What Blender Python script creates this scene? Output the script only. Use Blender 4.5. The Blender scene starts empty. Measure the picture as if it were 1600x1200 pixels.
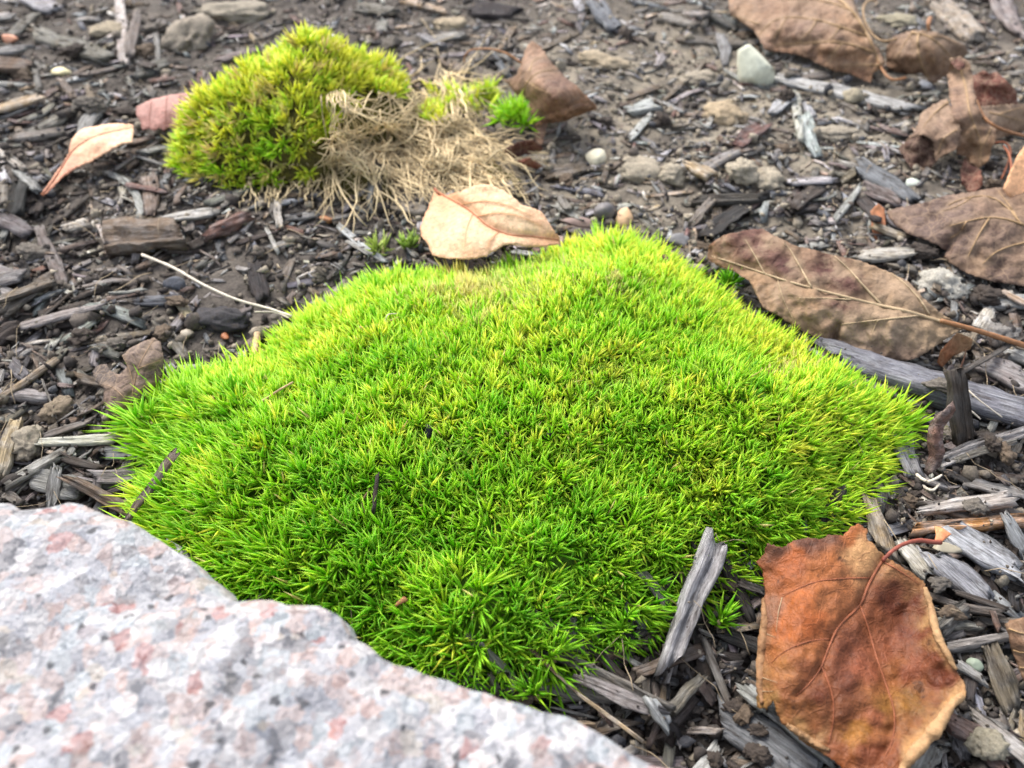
import bpy, math, random
import numpy as np
from mathutils import Matrix, Vector
from mathutils.geometry import delaunay_2d_cdt

rng = np.random.default_rng(7)
random.seed(7)
scn = bpy.context.scene
COL = scn.collection

# ------------------------------------------------------------------ camera
CAM_H, PITCH, FPX = 0.25, math.radians(46.0), 1295.0      # metres, tilt down, focal length in photo pixels (1600 wide)
cam_d = bpy.data.cameras.new('camera')
cam = bpy.data.objects.new('camera', cam_d); COL.objects.link(cam)
cam.location = (0, 0, CAM_H); cam.rotation_euler = (math.pi/2 - PITCH, 0, 0)
cam_d.sensor_width = 36.0; cam_d.lens = 18.0*FPX/800.0
cam_d.clip_start = 0.01; cam_d.clip_end = 200
cam_d.dof.use_dof = True; cam_d.dof.focus_distance = 0.29; cam_d.dof.aperture_fstop = 11.5
scn.camera = cam

# ------------------------------------------------------------------ light
SUN_EL, SUN_AZ = math.radians(47), math.radians(-35)       # azimuth from +Y (away from the camera) towards +X
wd = bpy.data.worlds.new('World'); scn.world = wd; wd.use_nodes = True
nt = wd.node_tree; nt.nodes.clear()
sky = nt.nodes.new('ShaderNodeTexSky'); sky.sky_type = 'NISHITA'; sky.sun_disc = False
sky.sun_elevation = SUN_EL; sky.sun_rotation = SUN_AZ; sky.dust_density = 3.0; sky.air_density = 1.0; sky.ozone_density = 1.0
hs = nt.nodes.new('ShaderNodeHueSaturation'); hs.inputs['Saturation'].default_value = 0.45
bg = nt.nodes.new('ShaderNodeBackground'); bg.inputs['Strength'].default_value = 0.15
wo = nt.nodes.new('ShaderNodeOutputWorld')
nt.links.new(sky.outputs[0], hs.inputs['Color']); nt.links.new(hs.outputs[0], bg.inputs['Color']); nt.links.new(bg.outputs[0], wo.inputs[0])
sd = bpy.data.lights.new('sun', 'SUN'); sd.energy = 1.5; sd.angle = math.radians(28); sd.color = (1, 0.95, 0.88)
so = bpy.data.objects.new('sun', sd); COL.objects.link(so)
sv = Vector((math.sin(SUN_AZ)*math.cos(SUN_EL), math.cos(SUN_AZ)*math.cos(SUN_EL), math.sin(SUN_EL)))
so.rotation_euler = sv.to_track_quat('Z', 'Y').to_euler(); so.location = sv*5
scn.view_settings.view_transform = 'Standard'; scn.view_settings.look = 'None'
scn.view_settings.gamma = 1; scn.view_settings.use_curve_mapping = False
scn.view_settings.exposure = 1.6
scn.cycles.use_denoising = True
scn.cycles.max_bounces = 6

# ------------------------------------------------------------------ helpers
FWD = np.array([0, math.cos(PITCH), -math.sin(PITCH)]); UPV = np.array([0, math.sin(PITCH), math.cos(PITCH)]); RGT = np.array([1.0, 0, 0])
CAMP = np.array([0, 0, CAM_H])
def at(px, py, z=0.0):
    """point at height z (m) that photo pixel (px, py) looks at"""
    px = np.asarray(px, float); py = np.asarray(py, float); z = np.asarray(z, float)
    d = FWD*FPX + RGT*(px - 800)[..., None] + UPV*(600 - py)[..., None]
    t = (z - CAM_H)/d[..., 2]
    return CAMP + d*t[..., None]
def to_px(P):
    P = np.asarray(P, float) - CAMP
    w = P @ FWD
    return np.stack([800 + FPX*(P @ RGT)/w, 600 - FPX*(P @ UPV)/w], -1)

def srgb(c):
    c = np.asarray(c, float)/255.0
    return np.where(c <= 0.04045, c/12.92, ((c + 0.055)/1.055)**2.4)

def _hash(ix, iy, iz):
    h = (ix*374761393 + iy*668265263 + iz*1274126177) & 0xffffffff
    h = ((h ^ (h >> 13))*1103515245) & 0xffffffff
    h = ((h ^ (h >> 16))*2246822519) & 0xffffffff
    return ((h ^ (h >> 15)) & 0xffff)/65535.0
def noise3(P):
    P = np.asarray(P, float); i = np.floor(P).astype(np.int64); f = P - i; u = f*f*(3 - 2*f); r = 0
    for dx in (0, 1):
        for dy in (0, 1):
            for dz in (0, 1):
                w = (u[..., 0] if dx else 1 - u[..., 0])*(u[..., 1] if dy else 1 - u[..., 1])*(u[..., 2] if dz else 1 - u[..., 2])
                r = r + w*_hash(i[..., 0]+dx, i[..., 1]+dy, i[..., 2]+dz)
    return r*2 - 1
def noise2(x, y, s=0.0):
    x = np.asarray(x, float)
    return noise3(np.stack([x, np.asarray(y, float), np.full_like(x, s)], -1))
def fbm2(x, y, o=4, s=0.0):
    r = 0; a = 1.0
    for k in range(o):
        r = r + a*noise2(x*2**k, y*2**k, s + 17.3*k); a *= 0.5
    return r

def inside(poly, x, y):
    poly = np.asarray(poly, float); x = np.asarray(x, float); y = np.asarray(y, float)
    r = np.zeros(x.shape, bool); n = len(poly)
    for i in range(n):
        x1, y1 = poly[i]; x2, y2 = poly[(i+1) % n]
        if y1 == y2: continue
        c = (y1 > y) != (y2 > y)
        r ^= c & (x < (x2 - x1)*(y - y1)/(y2 - y1) + x1)
    return r
def edge_dist(poly, x, y, closed=True):
    poly = np.asarray(poly, float); P = np.stack([x, y], -1); d = np.full(P.shape[:-1], 1e9); n = len(poly)
    for i in range(n if closed else n-1):
        a = poly[i]; b = poly[(i+1) % n]; ab = b - a
        t = np.clip(((P - a) @ ab)/max(ab @ ab, 1e-12), 0, 1)
        d = np.minimum(d, np.linalg.norm(P - (a + t[..., None]*ab), axis=-1))
    return d
def smooth_line(pts, n):
    """Catmull-Rom through the points, n samples, even along the length"""
    p = np.asarray(pts, float)
    if len(p) < 3:
        t = np.linspace(0, 1, n)[:, None]; return p[0]*(1-t) + p[-1]*t
    q = np.vstack([2*p[0]-p[1], p, 2*p[-1]-p[-2]]); out = []
    for i in range(1, len(q)-2):
        t = np.linspace(0, 1, 12, endpoint=False)[:, None]
        a, b, c, d = q[i-1], q[i], q[i+1], q[i+2]
        out.append(0.5*(2*b + (c-a)*t + (2*a-5*b+4*c-d)*t*t + (3*b-a-3*c+d)*t**3))
    out = np.vstack(out + [p[-1:]])
    s = np.r_[0, np.cumsum(np.linalg.norm(np.diff(out, axis=0), axis=1))]
    k = np.linspace(0, s[-1], n)
    return np.stack([np.interp(k, s, out[:, j]) for j in range(out.shape[1])], -1)

def mesh_np(name, V, F, mat, attrs=None, smooth=False):
    """V (n,3); F (m,3) triangle array or list of arrays; attrs name -> (n,) or (n,3)"""
    me = bpy.data.meshes.new(name); V = np.ascontiguousarray(V, np.float32)
    if isinstance(F, list):
        me.from_pydata(V.tolist(), [], [tuple(f) for f in F])
    else:
        F = np.ascontiguousarray(F, np.int32); m, k = F.shape
        me.vertices.add(len(V)); me.vertices.foreach_set('co', V.ravel())
        me.loops.add(m*k); me.loops.foreach_set('vertex_index', F.ravel())
        me.polygons.add(m); me.polygons.foreach_set('loop_start', np.arange(0, m*k, k, dtype=np.int32))
        me.update(calc_edges=True)
    for n, a in (attrs or {}).items():
        a = np.ascontiguousarray(a, np.float32)
        if a.ndim == 1:
            me.attributes.new(n, 'FLOAT', 'POINT').data.foreach_set('value', a)
        elif n.startswith('col'):
            c = np.ones((len(V), 4), np.float32); c[:, :3] = a
            me.attributes.new(n, 'FLOAT_COLOR', 'POINT').data.foreach_set('color', c.ravel())
        else:
            me.attributes.new(n, 'FLOAT_VECTOR', 'POINT').data.foreach_set('vector', a.ravel())
    if smooth:
        me.polygons.foreach_set('use_smooth', np.ones(len(me.polygons), bool))
    me.materials.append(mat); me.update()
    return me
def link(name, me, parent=None, loc=(0, 0, 0), M=None):
    o = bpy.data.objects.new(name, me); COL.objects.link(o)
    if M is not None: o.matrix_world = M
    else: o.location = loc
    if parent: o.parent = parent
    return o
def tag(o, label=None, cat=None, group=None, kind=None):
    if label: o['label'] = label
    if cat: o['category'] = cat
    if group: o['group'] = group
    if kind: o['kind'] = kind
    return o
def empty(name, loc=(0, 0, 0)):
    o = bpy.data.objects.new(name, None); COL.objects.link(o); o.location = loc; o.empty_display_size = 0.01
    return o

def tube(P, R, m=6, flat=1.0):
    """tube along polyline P with radii R: verts, quads as tris"""
    P = np.asarray(P, float); n = len(P); R = np.broadcast_to(np.asarray(R, float), (n,))
    T = np.gradient(P, axis=0); T /= np.linalg.norm(T, axis=1)[:, None] + 1e-12
    up = np.array([0, 0, 1.0]) if abs(T[:, 2]).mean() < 0.85 else np.array([1.0, 0, 0])
    A = np.cross(T, up); A /= np.linalg.norm(A, axis=1)[:, None] + 1e-12; B = np.cross(A, T)
    th = np.arange(m)*2*math.pi/m
    V = P[:, None] + R[:, None, None]*(A[:, None]*np.cos(th)[None, :, None] + flat*B[:, None]*np.sin(th)[None, :, None])
    V = np.vstack([V.reshape(-1, 3), P[:1], P[-1:]]); F = []
    for i in range(n-1):
        for j in range(m):
            a, b = i*m + j, i*m + (j+1) % m; F += [(a, b, b+m), (a, b+m, a+m)]
    for j in range(m):
        F += [(n*m, (j+1) % m, j), (n*m+1, (n-1)*m + j, (n-1)*m + (j+1) % m)]
    return V, np.array(F)

# ------------------------------------------------------------------ materials
class NT:
    def __init__(s, name):
        s.m = bpy.data.materials.new(name); s.m.use_nodes = True; s.t = s.m.node_tree; s.t.nodes.clear()
        s.out = s.n('ShaderNodeOutputMaterial')
    def n(s, typ, ins=None, **kw):
        x = s.t.nodes.new(typ)
        for k, v in kw.items(): setattr(x, k, v)
        for k, v in (ins or {}).items(): s.set(x, k, v)
        return x
    def set(s, x, k, v):
        i = x.inputs[k]
        if isinstance(v, bpy.types.NodeSocket): s.t.links.new(v, i)
        elif isinstance(v, (tuple, list, np.ndarray)):
            v = [float(q) for q in v]
            i.default_value = v + [1.0] if i.type == 'RGBA' and len(v) == 3 else v
        else: i.default_value = v
    def attr(s, name, what='Color'): return s.n('ShaderNodeAttribute', attribute_name=name).outputs[what]
    def math(s, op, a, b=0.0, clamp=False): return s.n('ShaderNodeMath', {0: a, 1: b}, operation=op, use_clamp=clamp).outputs[0]
    def vmul(s, a, b): return s.n('ShaderNodeVectorMath', {0: a, 1: b}, operation='MULTIPLY').outputs[0]
    def mix(s, f, a, b, blend='MIX'):
        x = s.n('ShaderNodeMix', data_type='RGBA', blend_type=blend)
        s.set(x, 0, f); s.set(x, 6, a); s.set(x, 7, b); return x.outputs[2]
    def noise(s, vec, scale, detail=3.0, rough=0.55): return s.n('ShaderNodeTexNoise', {'Vector': vec, 'Scale': scale, 'Detail': detail, 'Roughness': rough}).outputs[0]
    def ramp(s, f, stops):
        x = s.n('ShaderNodeValToRGB'); s.set(x, 0, f); e = x.color_ramp.elements
        while len(e) < len(stops): e.new(0.5)
        for q, (p, c) in zip(e, stops):
            q.position = p; q.color = (c, c, c, 1) if isinstance(c, (int, float)) else (*[float(v) for v in c], 1)
        return x.outputs[0]
    def mapr(s, f, a, b, c, d): return s.n('ShaderNodeMapRange', {0: f, 1: a, 2: b, 3: c, 4: d}).outputs[0]
    def bump(s, h, dist, strength=1.0, prev=None):
        x = s.n('ShaderNodeBump', {'Height': h, 'Distance': dist, 'Strength': strength})
        if prev is not None: s.set(x, 'Normal', prev)
        return x.outputs[0]
    def pos(s): return s.n('ShaderNodeNewGeometry').outputs['Position']
    def obj(s): return s.n('ShaderNodeTexCoord').outputs['Object']
    def principled(s, col, rough=0.8, normal=None, spec=0.3, **kw):
        p = s.n('ShaderNodeBsdfPrincipled', {'Base Color': col, 'Roughness': rough, 'Specular IOR Level': spec})
        for k, v in kw.items(): s.set(p, k, v)
        if normal is not None: s.set(p, 'Normal', normal)
        return p.outputs[0]
    def done(s, sh): s.t.links.new(sh, s.out.inputs[0]); return s.m

def mat_wood():
    t = NT('weathered_wood'); c = t.attr('col'); lc = t.attr('lc', 'Vector')
    g = t.noise(t.vmul(lc, (60, 1300, 1300)), 1.0, 6, 0.7)
    g2 = t.noise(t.vmul(lc, (28, 380, 380)), 1.0, 4, 0.65)
    bl = t.noise(lc, 180, 5, 0.65)
    k = t.math('ADD', t.mapr(g, 0.28, 0.72, 0.35, 1.45), t.mapr(g2, 0.3, 0.7, -0.28, 0.28))
    col = t.mix(1.0, c, t.n('ShaderNodeCombineColor', {0: k, 1: k, 2: k}).outputs[0], 'MULTIPLY')
    grey = t.n('ShaderNodeHueSaturation', {'Color': col, 'Saturation': 0.45, 'Value': 1.3}).outputs[0]
    col = t.mix(t.mapr(bl, 0.42, 0.62, 0, 0.8), col, grey)
    dirt = t.noise(t.vmul(lc, (130, 420, 420)), 1.0, 5, 0.7)
    col = t.mix(t.mapr(dirt, 0.50, 0.68, 0, 0.7), col, srgb((58, 48, 41)))
    h = t.math('ADD', g, t.math('MULTIPLY', g2, 1.6))
    return t.done(t.principled(col, 0.88, t.bump(h, 0.0016, 1.0, t.bump(t.noise(lc, 1500, 3), 0.0004, 0.6)), 0.2))
def mat_soil():
    t = NT('garden_soil'); p = t.pos()
    a = t.noise(p, 45, 5, 0.65); b = t.noise(p, 600, 5, 0.7); c = t.noise(p, 12, 2)
    col = t.ramp(a, [(0.30, srgb((42, 38, 36))), (0.52, srgb((70, 64, 60))), (0.72, srgb((108, 100, 91)))])
    clay = t.n('ShaderNodeVectorMath', {0: t.n('ShaderNodeVectorMath', {0: p, 1: tuple(at(1120, 170, 0.0))}, operation='SUBTRACT').outputs[0], 1: (5.0, 6.5, 0.0)}, operation='MULTIPLY').outputs[0]
    clay = t.n('ShaderNodeVectorMath', {0: clay}, operation='LENGTH').outputs['Value']
    clay = t.math('MULTIPLY', t.mapr(clay, 0.4, 1.3, 1, 0), t.mapr(t.noise(p, 30, 4, 0.7), 0.38, 0.58, 0.1, 0.95))
    col = t.mix(clay, col, srgb((152, 142, 124)))
    col = t.mix(t.mapr(b, 0.35, 0.7, 0, 0.6), col, srgb((112, 105, 96)))
    sp = t.n('ShaderNodeTexVoronoi', {'Vector': p, 'Scale': 900.0})
    col = t.mix(t.mapr(sp.outputs['Distance'], 0.0, 0.10, 0.7, 0), col, srgb((165, 155, 140)))
    h = t.math('ADD', b, t.math('MULTIPLY', a, 2.0))
    return t.done(t.principled(col, 0.92, t.bump(h, 0.0016, 1.0), 0.2))
def mat_crumb():
    t = NT('crumb'); c = t.attr('col'); p = t.pos(); b = t.noise(p, 900, 4, 0.7); d = t.noise(p, 260, 3)
    k = t.mapr(b, 0.3, 0.7, 0.6, 1.35)
    col = t.mix(1.0, c, t.n('ShaderNodeCombineColor', {0: k, 1: k, 2: k}).outputs[0], 'MULTIPLY')
    col = t.mix(t.mapr(d, 0.55, 0.7, 0, 0.5), col, srgb((70, 60, 50)))
    return t.done(t.principled(col, 0.9, t.bump(b, 0.0007, 0.9), 0.25))
def mat_stone():
    t = NT('pebble_stone'); c = t.attr('col'); p = t.obj(); b = t.noise(p, 350, 4, 0.6); d = t.noise(p, 120, 3)
    k = t.mapr(b, 0.3, 0.7, 0.82, 1.12)
    col = t.mix(1.0, c, t.n('ShaderNodeCombineColor', {0: k, 1: k, 2: k}).outputs[0], 'MULTIPLY')
    col = t.mix(t.mapr(d, 0.58, 0.72, 0, 0.45), col, srgb((105, 92, 76)))
    return t.done(t.principled(col, 0.6, t.bump(b, 0.0005, 0.6), 0.4))
def mat_granite():
    t = NT('pink_granite'); p = t.obj()
    w = t.n('ShaderNodeVectorMath', {0: p, 1: t.vmul(t.n('ShaderNodeTexNoise', {'Vector': p, 'Scale': 300.0}).outputs['Color'], (0.005, 0.005, 0.005))}, operation='ADD').outputs[0]
    v = t.n('ShaderNodeTexVoronoi', {'Vector': w, 'Scale': 250.0}).outputs['Color']
    v2 = t.n('ShaderNodeTexVoronoi', {'Vector': w, 'Scale': 480.0}).outputs['Color']
    s1 = t.n('ShaderNodeSeparateColor', {0: v}); s2 = t.n('ShaderNodeSeparateColor', {0: v2})
    base = t.ramp(s1.outputs[0], [(0.0, srgb((128, 128, 134))), (0.10, srgb((196, 198, 204))), (0.26, srgb((206, 184, 178))), (0.40, srgb((172, 176, 186))), (0.54, srgb((224, 222, 222))),
                                  (0.72, srgb((202, 172, 164))), (0.80, srgb((188, 198, 204))), (0.93, srgb((184, 118, 112))), (0.97, srgb((206, 194, 178)))])
    base.node.color_ramp.interpolation = 'CONSTANT'
    fine = t.ramp(s2.outputs[0], [(0.0, srgb((96, 98, 106))), (0.13, srgb((204, 200, 200))), (0.55, srgb((226, 226, 228))), (0.84, srgb((204, 180, 172))), (0.95, srgb((84, 84, 90)))])
    fine.node.color_ramp.interpolation = 'CONSTANT'
    col = t.mix(0.38, base, fine)
    gr = t.noise(p, 700, 4, 0.7); col = t.mix(t.mapr(gr, 0.52, 0.72, 0, 0.7), col, srgb((138, 140, 148))); col = t.mix(t.mapr(gr, 0.45, 0.25, 0, 0.6), col, srgb((232, 230, 230)))
    fl = t.n('ShaderNodeTexVoronoi', {'Vector': w, 'Scale': 330.0}); fs = t.n('ShaderNodeSeparateColor', {0: fl.outputs['Color']})
    col = t.mix(t.math('MULTIPLY', t.mapr(fs.outputs[2], 0.90, 0.92, 0, 1), t.mapr(fl.outputs['Distance'], 0.30, 0.45, 0.85, 0)), col, srgb((62, 62, 68)))
    st = t.noise(p, 70, 4, 0.65)
    col = t.mix(t.mapr(st, 0.60, 0.74, 0, 0.5), col, srgb((136, 130, 120)))
    col = t.mix(1.0, col, (0.54, 0.535, 0.535), 'MULTIPLY')
    h = t.math('ADD', t.noise(p, 240, 5, 0.7), t.math('MULTIPLY', s2.outputs[1], 0.35))
    return t.done(t.principled(col, 0.55, t.bump(h, 0.0026, 1.0), 0.35))
def mat_needle(name='moss_needle'):
    t = NT(name); yel = t.attr('yel', 'Fac'); tt = t.attr('t', 'Fac'); dead = t.attr('dead', 'Fac')
    col = t.ramp(yel, [(0.0, srgb((98, 170, 40))), (0.35, srgb((142, 208, 44))), (0.65, srgb((180, 224, 50))), (1.0, srgb((234, 234, 84)))])
    lowc = t.mix(0.4, col, srgb((112, 168, 44)))
    col = t.mix(t.mapr(tt, 0.0, 0.55, 0.8, 0), col, lowc)
    col = t.mix(t.mapr(tt, 0.75, 1.0, 0, 0.35), col, srgb((205, 226, 70)))
    col = t.mix(dead, col, srgb((222, 200, 140)))
    p = t.principled(col, 0.42, None, 0.35)
    tr = t.n('ShaderNodeBsdfTranslucent', {'Color': col}).outputs[0]
    return t.done(t.n('ShaderNodeMixShader', {0: 0.5, 1: p, 2: tr}).outputs[0])
def mat_plain(name, c, rough=0.8, scale=300, var=0.35, bump=0.0005, c2=None):
    t = NT(name); p = t.obj(); b = t.noise(p, scale, 4, 0.6); c = np.asarray(c)
    col = t.ramp(b, [(0.3, c*(1-var)), (0.7, np.minimum(c*(1+var), 0.9) if c2 is None else np.asarray(c2))])
    return t.done(t.principled(col, rough, t.bump(b, bump, 0.7), 0.3))
def mat_leaf(name, veincol, retic=0.35, mott=0.5, mottcol=(70, 45, 35), spot=0.0, rough=0.62, trans=0.15, scale=1.0, gloss=0.35, sat=0.9, val=0.85, netb=0.2, pucker=0.35):
    t = NT(name); c = t.attr('col'); vn = t.attr('vein', 'Fac'); lc = t.attr('lc', 'Vector')
    w = t.n('ShaderNodeVectorMath', {0: lc, 1: t.vmul(t.n('ShaderNodeTexNoise', {'Vector': lc, 'Scale': 400.0}).outputs['Color'], (0.0015,)*3)}, operation='ADD').outputs[0]
    v1 = t.n('ShaderNodeTexVoronoi', {'Vector': w, 'Scale': 170.0*scale}, feature='DISTANCE_TO_EDGE').outputs[0]
    v2 = t.n('ShaderNodeTexVoronoi', {'Vector': w, 'Scale': 520.0*scale}, feature='DISTANCE_TO_EDGE').outputs[0]
    net = t.math('MAXIMUM', t.mapr(v1, 0.0, 0.07, 1, 0), t.math('MULTIPLY', t.mapr(v2, 0.0, 0.12, 1, 0), 0.5))
    m = t.noise(lc, 75, 5, 0.68); m2 = t.noise(lc, 420, 4, 0.65)
    k = t.mapr(m2, 0.3, 0.7, 0.68, 1.28)
    col = t.mix(1.0, c, t.n('ShaderNodeCombineColor', {0: k, 1: k, 2: k}).outputs[0], 'MULTIPLY')
    col = t.mix(t.mapr(m, 0.48, 0.62, 0, mott), col, srgb(mottcol))
    if spot: col = t.mix(t.mapr(t.noise(lc, 190, 3, 0.5), 0.66, 0.72, 0, spot), col, srgb((58, 36, 26)))
    col = t.mix(t.math('MULTIPLY', net, retic), col, srgb(veincol))
    col = t.mix(t.math('MULTIPLY', vn, 0.75), col, srgb(veincol))
    col = t.n('ShaderNodeHueSaturation', {'Color': col, 'Saturation': sat, 'Value': val}).outputs[0]
    h = t.math('ADD', t.math('MULTIPLY', net, netb), t.math('ADD', vn, t.math('MULTIPLY', m2, 0.7)))
    pil = t.n('ShaderNodeMapRange', {0: v1, 1: 0.0, 2: 0.35, 3: 0.0, 4: 1.0}, interpolation_type='SMOOTHSTEP').outputs[0]
    n = t.bump(t.math('ADD', m, t.math('MULTIPLY', pil, pucker)), 0.0025, 0.6, t.bump(h, 0.0005, 0.8))
    p = t.principled(col, rough, n, gloss)
    tr = t.n('ShaderNodeBsdfTranslucent', {'Color': col, 'Normal': n}).outputs[0]
    return t.done(t.n('ShaderNodeMixShader', {0: trans, 1: p, 2: tr}).outputs[0])

WOOD = mat_wood(); SOIL = mat_soil(); CRUMB = mat_crumb(); STONE = mat_stone(); GRANITE = mat_granite(); NEEDLE = mat_needle()
_t = NT('dead_stem'); STEM = _t.done(_t.principled(_t.attr('col'), 0.8, None, 0.2))
STRAW = mat_plain('dry_straw', srgb((205, 180, 135)), 0.75, 500, 0.3)

# ------------------------------------------------------------------ ground
def ground_z(x, y):
    return 0.0035*fbm2(x*22, y*22, 3, 3.1) + 0.0016*fbm2(x*130, y*130, 3, 9.7)
xs = np.r_[-30, -12, -5, -2.2, -1.2, -0.8, np.arange(-0.6, 0.6001, 0.0025), 0.8, 1.2, 2.2, 5, 12, 30]
ys = np.r_[-30, -12, -5, -2, -1, -0.5, -0.25, np.arange(-0.1, 0.86, 0.0025), 1.0, 1.3, 1.8, 3, 6, 12, 40]
gx, gy = np.meshgrid(xs, ys)
gv = np.stack([gx, gy, ground_z(gx, gy)], -1).reshape(-1, 3)
ii = np.arange(len(ys)-1)[:, None]*len(xs) + np.arange(len(xs)-1)[None]
gf = np.stack([ii, ii+1, ii+1+len(xs), ii+len(xs)], -1).reshape(-1, 4)
tag(link('ground', mesh_np('ground', gv, gf, SOIL, smooth=True)), 'dark crumbly garden soil under the mulch', 'soil', kind='structure')

# height map that everything lying on the soil settles onto
MX0, MY0, MR = -0.6, -0.1, 0.001
mxx, myy = np.meshgrid(np.arange(MX0, 0.6, MR), np.arange(MY0, 0.86, MR))
HM = ground_z(mxx, myy)
def hm_idx(x, y):
    return (np.clip(((np.asarray(y) - MY0)/MR).astype(int), 0, HM.shape[0]-1), np.clip(((np.asarray(x) - MX0)/MR).astype(int), 0, HM.shape[1]-1))

# ------------------------------------------------------------------ granite boulder
ROCK_Z = 0.074
rim_px = [(-140, 800), (-60, 786), (0, 783), (60, 788), (130, 785), (170, 795), (205, 806), (235, 822), (262, 842), (290, 868), (318, 900), (345, 925), (366, 941), (400, 944), (450, 947),
          (500, 953), (530, 962), (545, 985), (556, 1004), (600, 1026), (640, 1042), (668, 1048), (700, 1060), (740, 1078), (780, 1092), (815, 1098), (850, 1112), (885, 1124), (920, 1142),
          (955, 1158), (985, 1174), (1020, 1188), (1050, 1204), (1100, 1240)]
rim = at(*np.array(rim_px, float).T, ROCK_Z - 0.004)[:, :2]
rim = np.vstack([rim, [[0.085, -0.02], [0.06, -0.09], [-0.05, -0.17], [-0.2, -0.2], [-0.33, -0.14], [-0.37, -0.02], [-0.33, 0.09]]])
rp = []
for a, b in zip(rim, np.roll(rim, -1, 0)):
    n = max(1, int(np.linalg.norm(b-a)/0.003)); rp += [a + (b-a)*k/n for k in range(n)]
rp = np.array(rp); tn = np.roll(rp, -1, 0) - np.roll(rp, 1, 0); tn = np.stack([tn[:, 1], -tn[:, 0]], -1); tn /= np.linalg.norm(tn, axis=1)[:, None]
if inside(rp, *(rp[:1] + tn[:1]*0.002).T)[0]: tn = -tn
rp = rp + tn*(0.0020*fbm2(rp[:, 0]*170, rp[:, 1]*170, 3, 4.4))[:, None]
qx, qy = np.meshgrid(np.arange(-0.38, 0.12, 0.003), np.arange(-0.21, 0.26, 0.003)); qx = qx.ravel() + rng.uniform(-.0006, .0006, qx.size); qy = qy.ravel()
k = inside(rp, qx, qy); qx, qy = qx[k], qy[k]; k = edge_dist(rp, qx, qy) > 0.002; qx, qy = qx[k], qy[k]
p2 = np.vstack([rp, np.stack([qx, qy], -1)]); nr = len(rp)
cv, ce, cf, *_ = delaunay_2d_cdt([Vector(q) for q in p2], [(i, (i+1) % nr) for i in range(nr)], [], 1, 1e-7)
cv = np.array([tuple(v) for v in cv]); d = np.r_[np.zeros(nr), edge_dist(rp, cv[nr:, 0], cv[nr:, 1])]
notch = at(240, 905, ROCK_Z)[:2]
zt = ROCK_Z - 0.004 + 0.004*(1 - np.exp(-d/0.006)) + np.minimum(d/0.02, 1)*(0.0035*fbm2(cv[:, 0]*28, cv[:, 1]*28, 4, 1.7)) + 0.0020*fbm2(cv[:, 0]*110, cv[:, 1]*110, 4, 8.8)
zt = zt - 0.006*np.exp(-((cv[:, 0]-notch[0])**2 + (cv[:, 1]-notch[1])**2)/0.010**2) + 0.03*np.clip(-cv[:, 1], 0, 0.1)
V = [np.column_stack([cv, zt])]; F = [tuple(f) for f in cf]; base = len(cv); prev = np.arange(nr)
ctr = rp.mean(0); sgn = 1 if sum(rp[:, 0]*np.roll(rp[:, 1], -1) - np.roll(rp[:, 0], -1)*rp[:, 1]) > 0 else -1
for kk, (zz, off) in enumerate([(0.060, 0.002), (0.042, 0.001), (0.02, -0.002), (-0.015, -0.004)]):
    r = rp + tn*(off + 0.0022*fbm2(rp[:, 0]*60, rp[:, 1]*60, 3, 20+kk))[:, None]
    V.append(np.column_stack([r, np.full(nr, zz) + 0.001*noise2(rp[:, 0]*90, rp[:, 1]*90, kk)])); cur = base + kk*nr + np.arange(nr)
    for i in range(nr):
        a, b, c_, d_ = prev[i], prev[(i+1) % nr], cur[(i+1) % nr], cur[i]
        F.append((a, d_, c_, b) if sgn > 0 else (a, b, c_, d_))
    prev = cur
F.append(tuple(prev[::-1]) if sgn > 0 else tuple(prev))
V = np.vstack(V); oc = np.array([-0.15, 0.03, 0])
rock = link('granite_boulder', mesh_np('granite_boulder', V - oc, F, GRANITE, smooth=True), loc=oc)
tag(rock, 'large pale pink and grey speckled granite boulder in front of the moss', 'rock')
ROCK_XY = rp

# ------------------------------------------------------------------ moss
MOSS_PX = [(212, 650, 8), (250, 606, 10), (330, 576, 12), (410, 552, 12), (455, 505, 12), (520, 462, 12), (600, 424, 12), (680, 418, 12), (760, 420, 12), (840, 400, 12), (895, 376, 12), (960, 362, 12),
           (1020, 380, 12), (1085, 425, 12), (1150, 478, 12), (1230, 530, 12), (1300, 572, 10), (1365, 612, 8), (1425, 650, 6), (1398, 690, 5), (1362, 742, 5), (1320, 798, 5), (1250, 850, 5),
           (1180, 880, 5), (1100, 900, 5), (1045, 930, 5), (1010, 985, 5), (925, 1000, 5), (850, 1042, 4), (812, 1085, 4), (740, 1100, 6), (640, 1078, 6), (550, 1045, 6), (440, 1000, 6), (340, 960, 6), (270, 885, 6), (222, 800, 8), (248, 720, 8)]
def px_poly(pp): p = np.array(pp, float); return at(p[:, 0], p[:, 1], p[:, 2]*1e-3)[:, :2]
MOSS = px_poly(MOSS_PX)
def moss_z(x, y):
    d = edge_dist(MOSS, x, y)*np.where(inside(MOSS, x, y), 1, -1)
    h = 0.019*(1 - np.exp(-np.clip(d, 0, None)/0.022)) + 0.007*np.clip(d/0.06, 0, 1)
    return h + 0.0050*fbm2(x*34, y*34, 3, 5.5)*np.clip(d/0.012, 0, 1)
TUFT_PX = [(278, 268, 2), (272, 225, 12), (283, 160, 25), (318, 122, 34), (360, 88, 36), (420, 66, 36), (480, 58, 36), (550, 60, 36), (620, 74, 36), (675, 98, 30), (715, 135, 18), (765, 190, 8), (800, 240, 3), (835, 290, 2),
           (760, 300, 2), (670, 320, 2), (590, 310, 2), (520, 292, 2), (430, 292, 2), (345, 292, 2)]
TUFT = px_poly(TUFT_PX)
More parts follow.
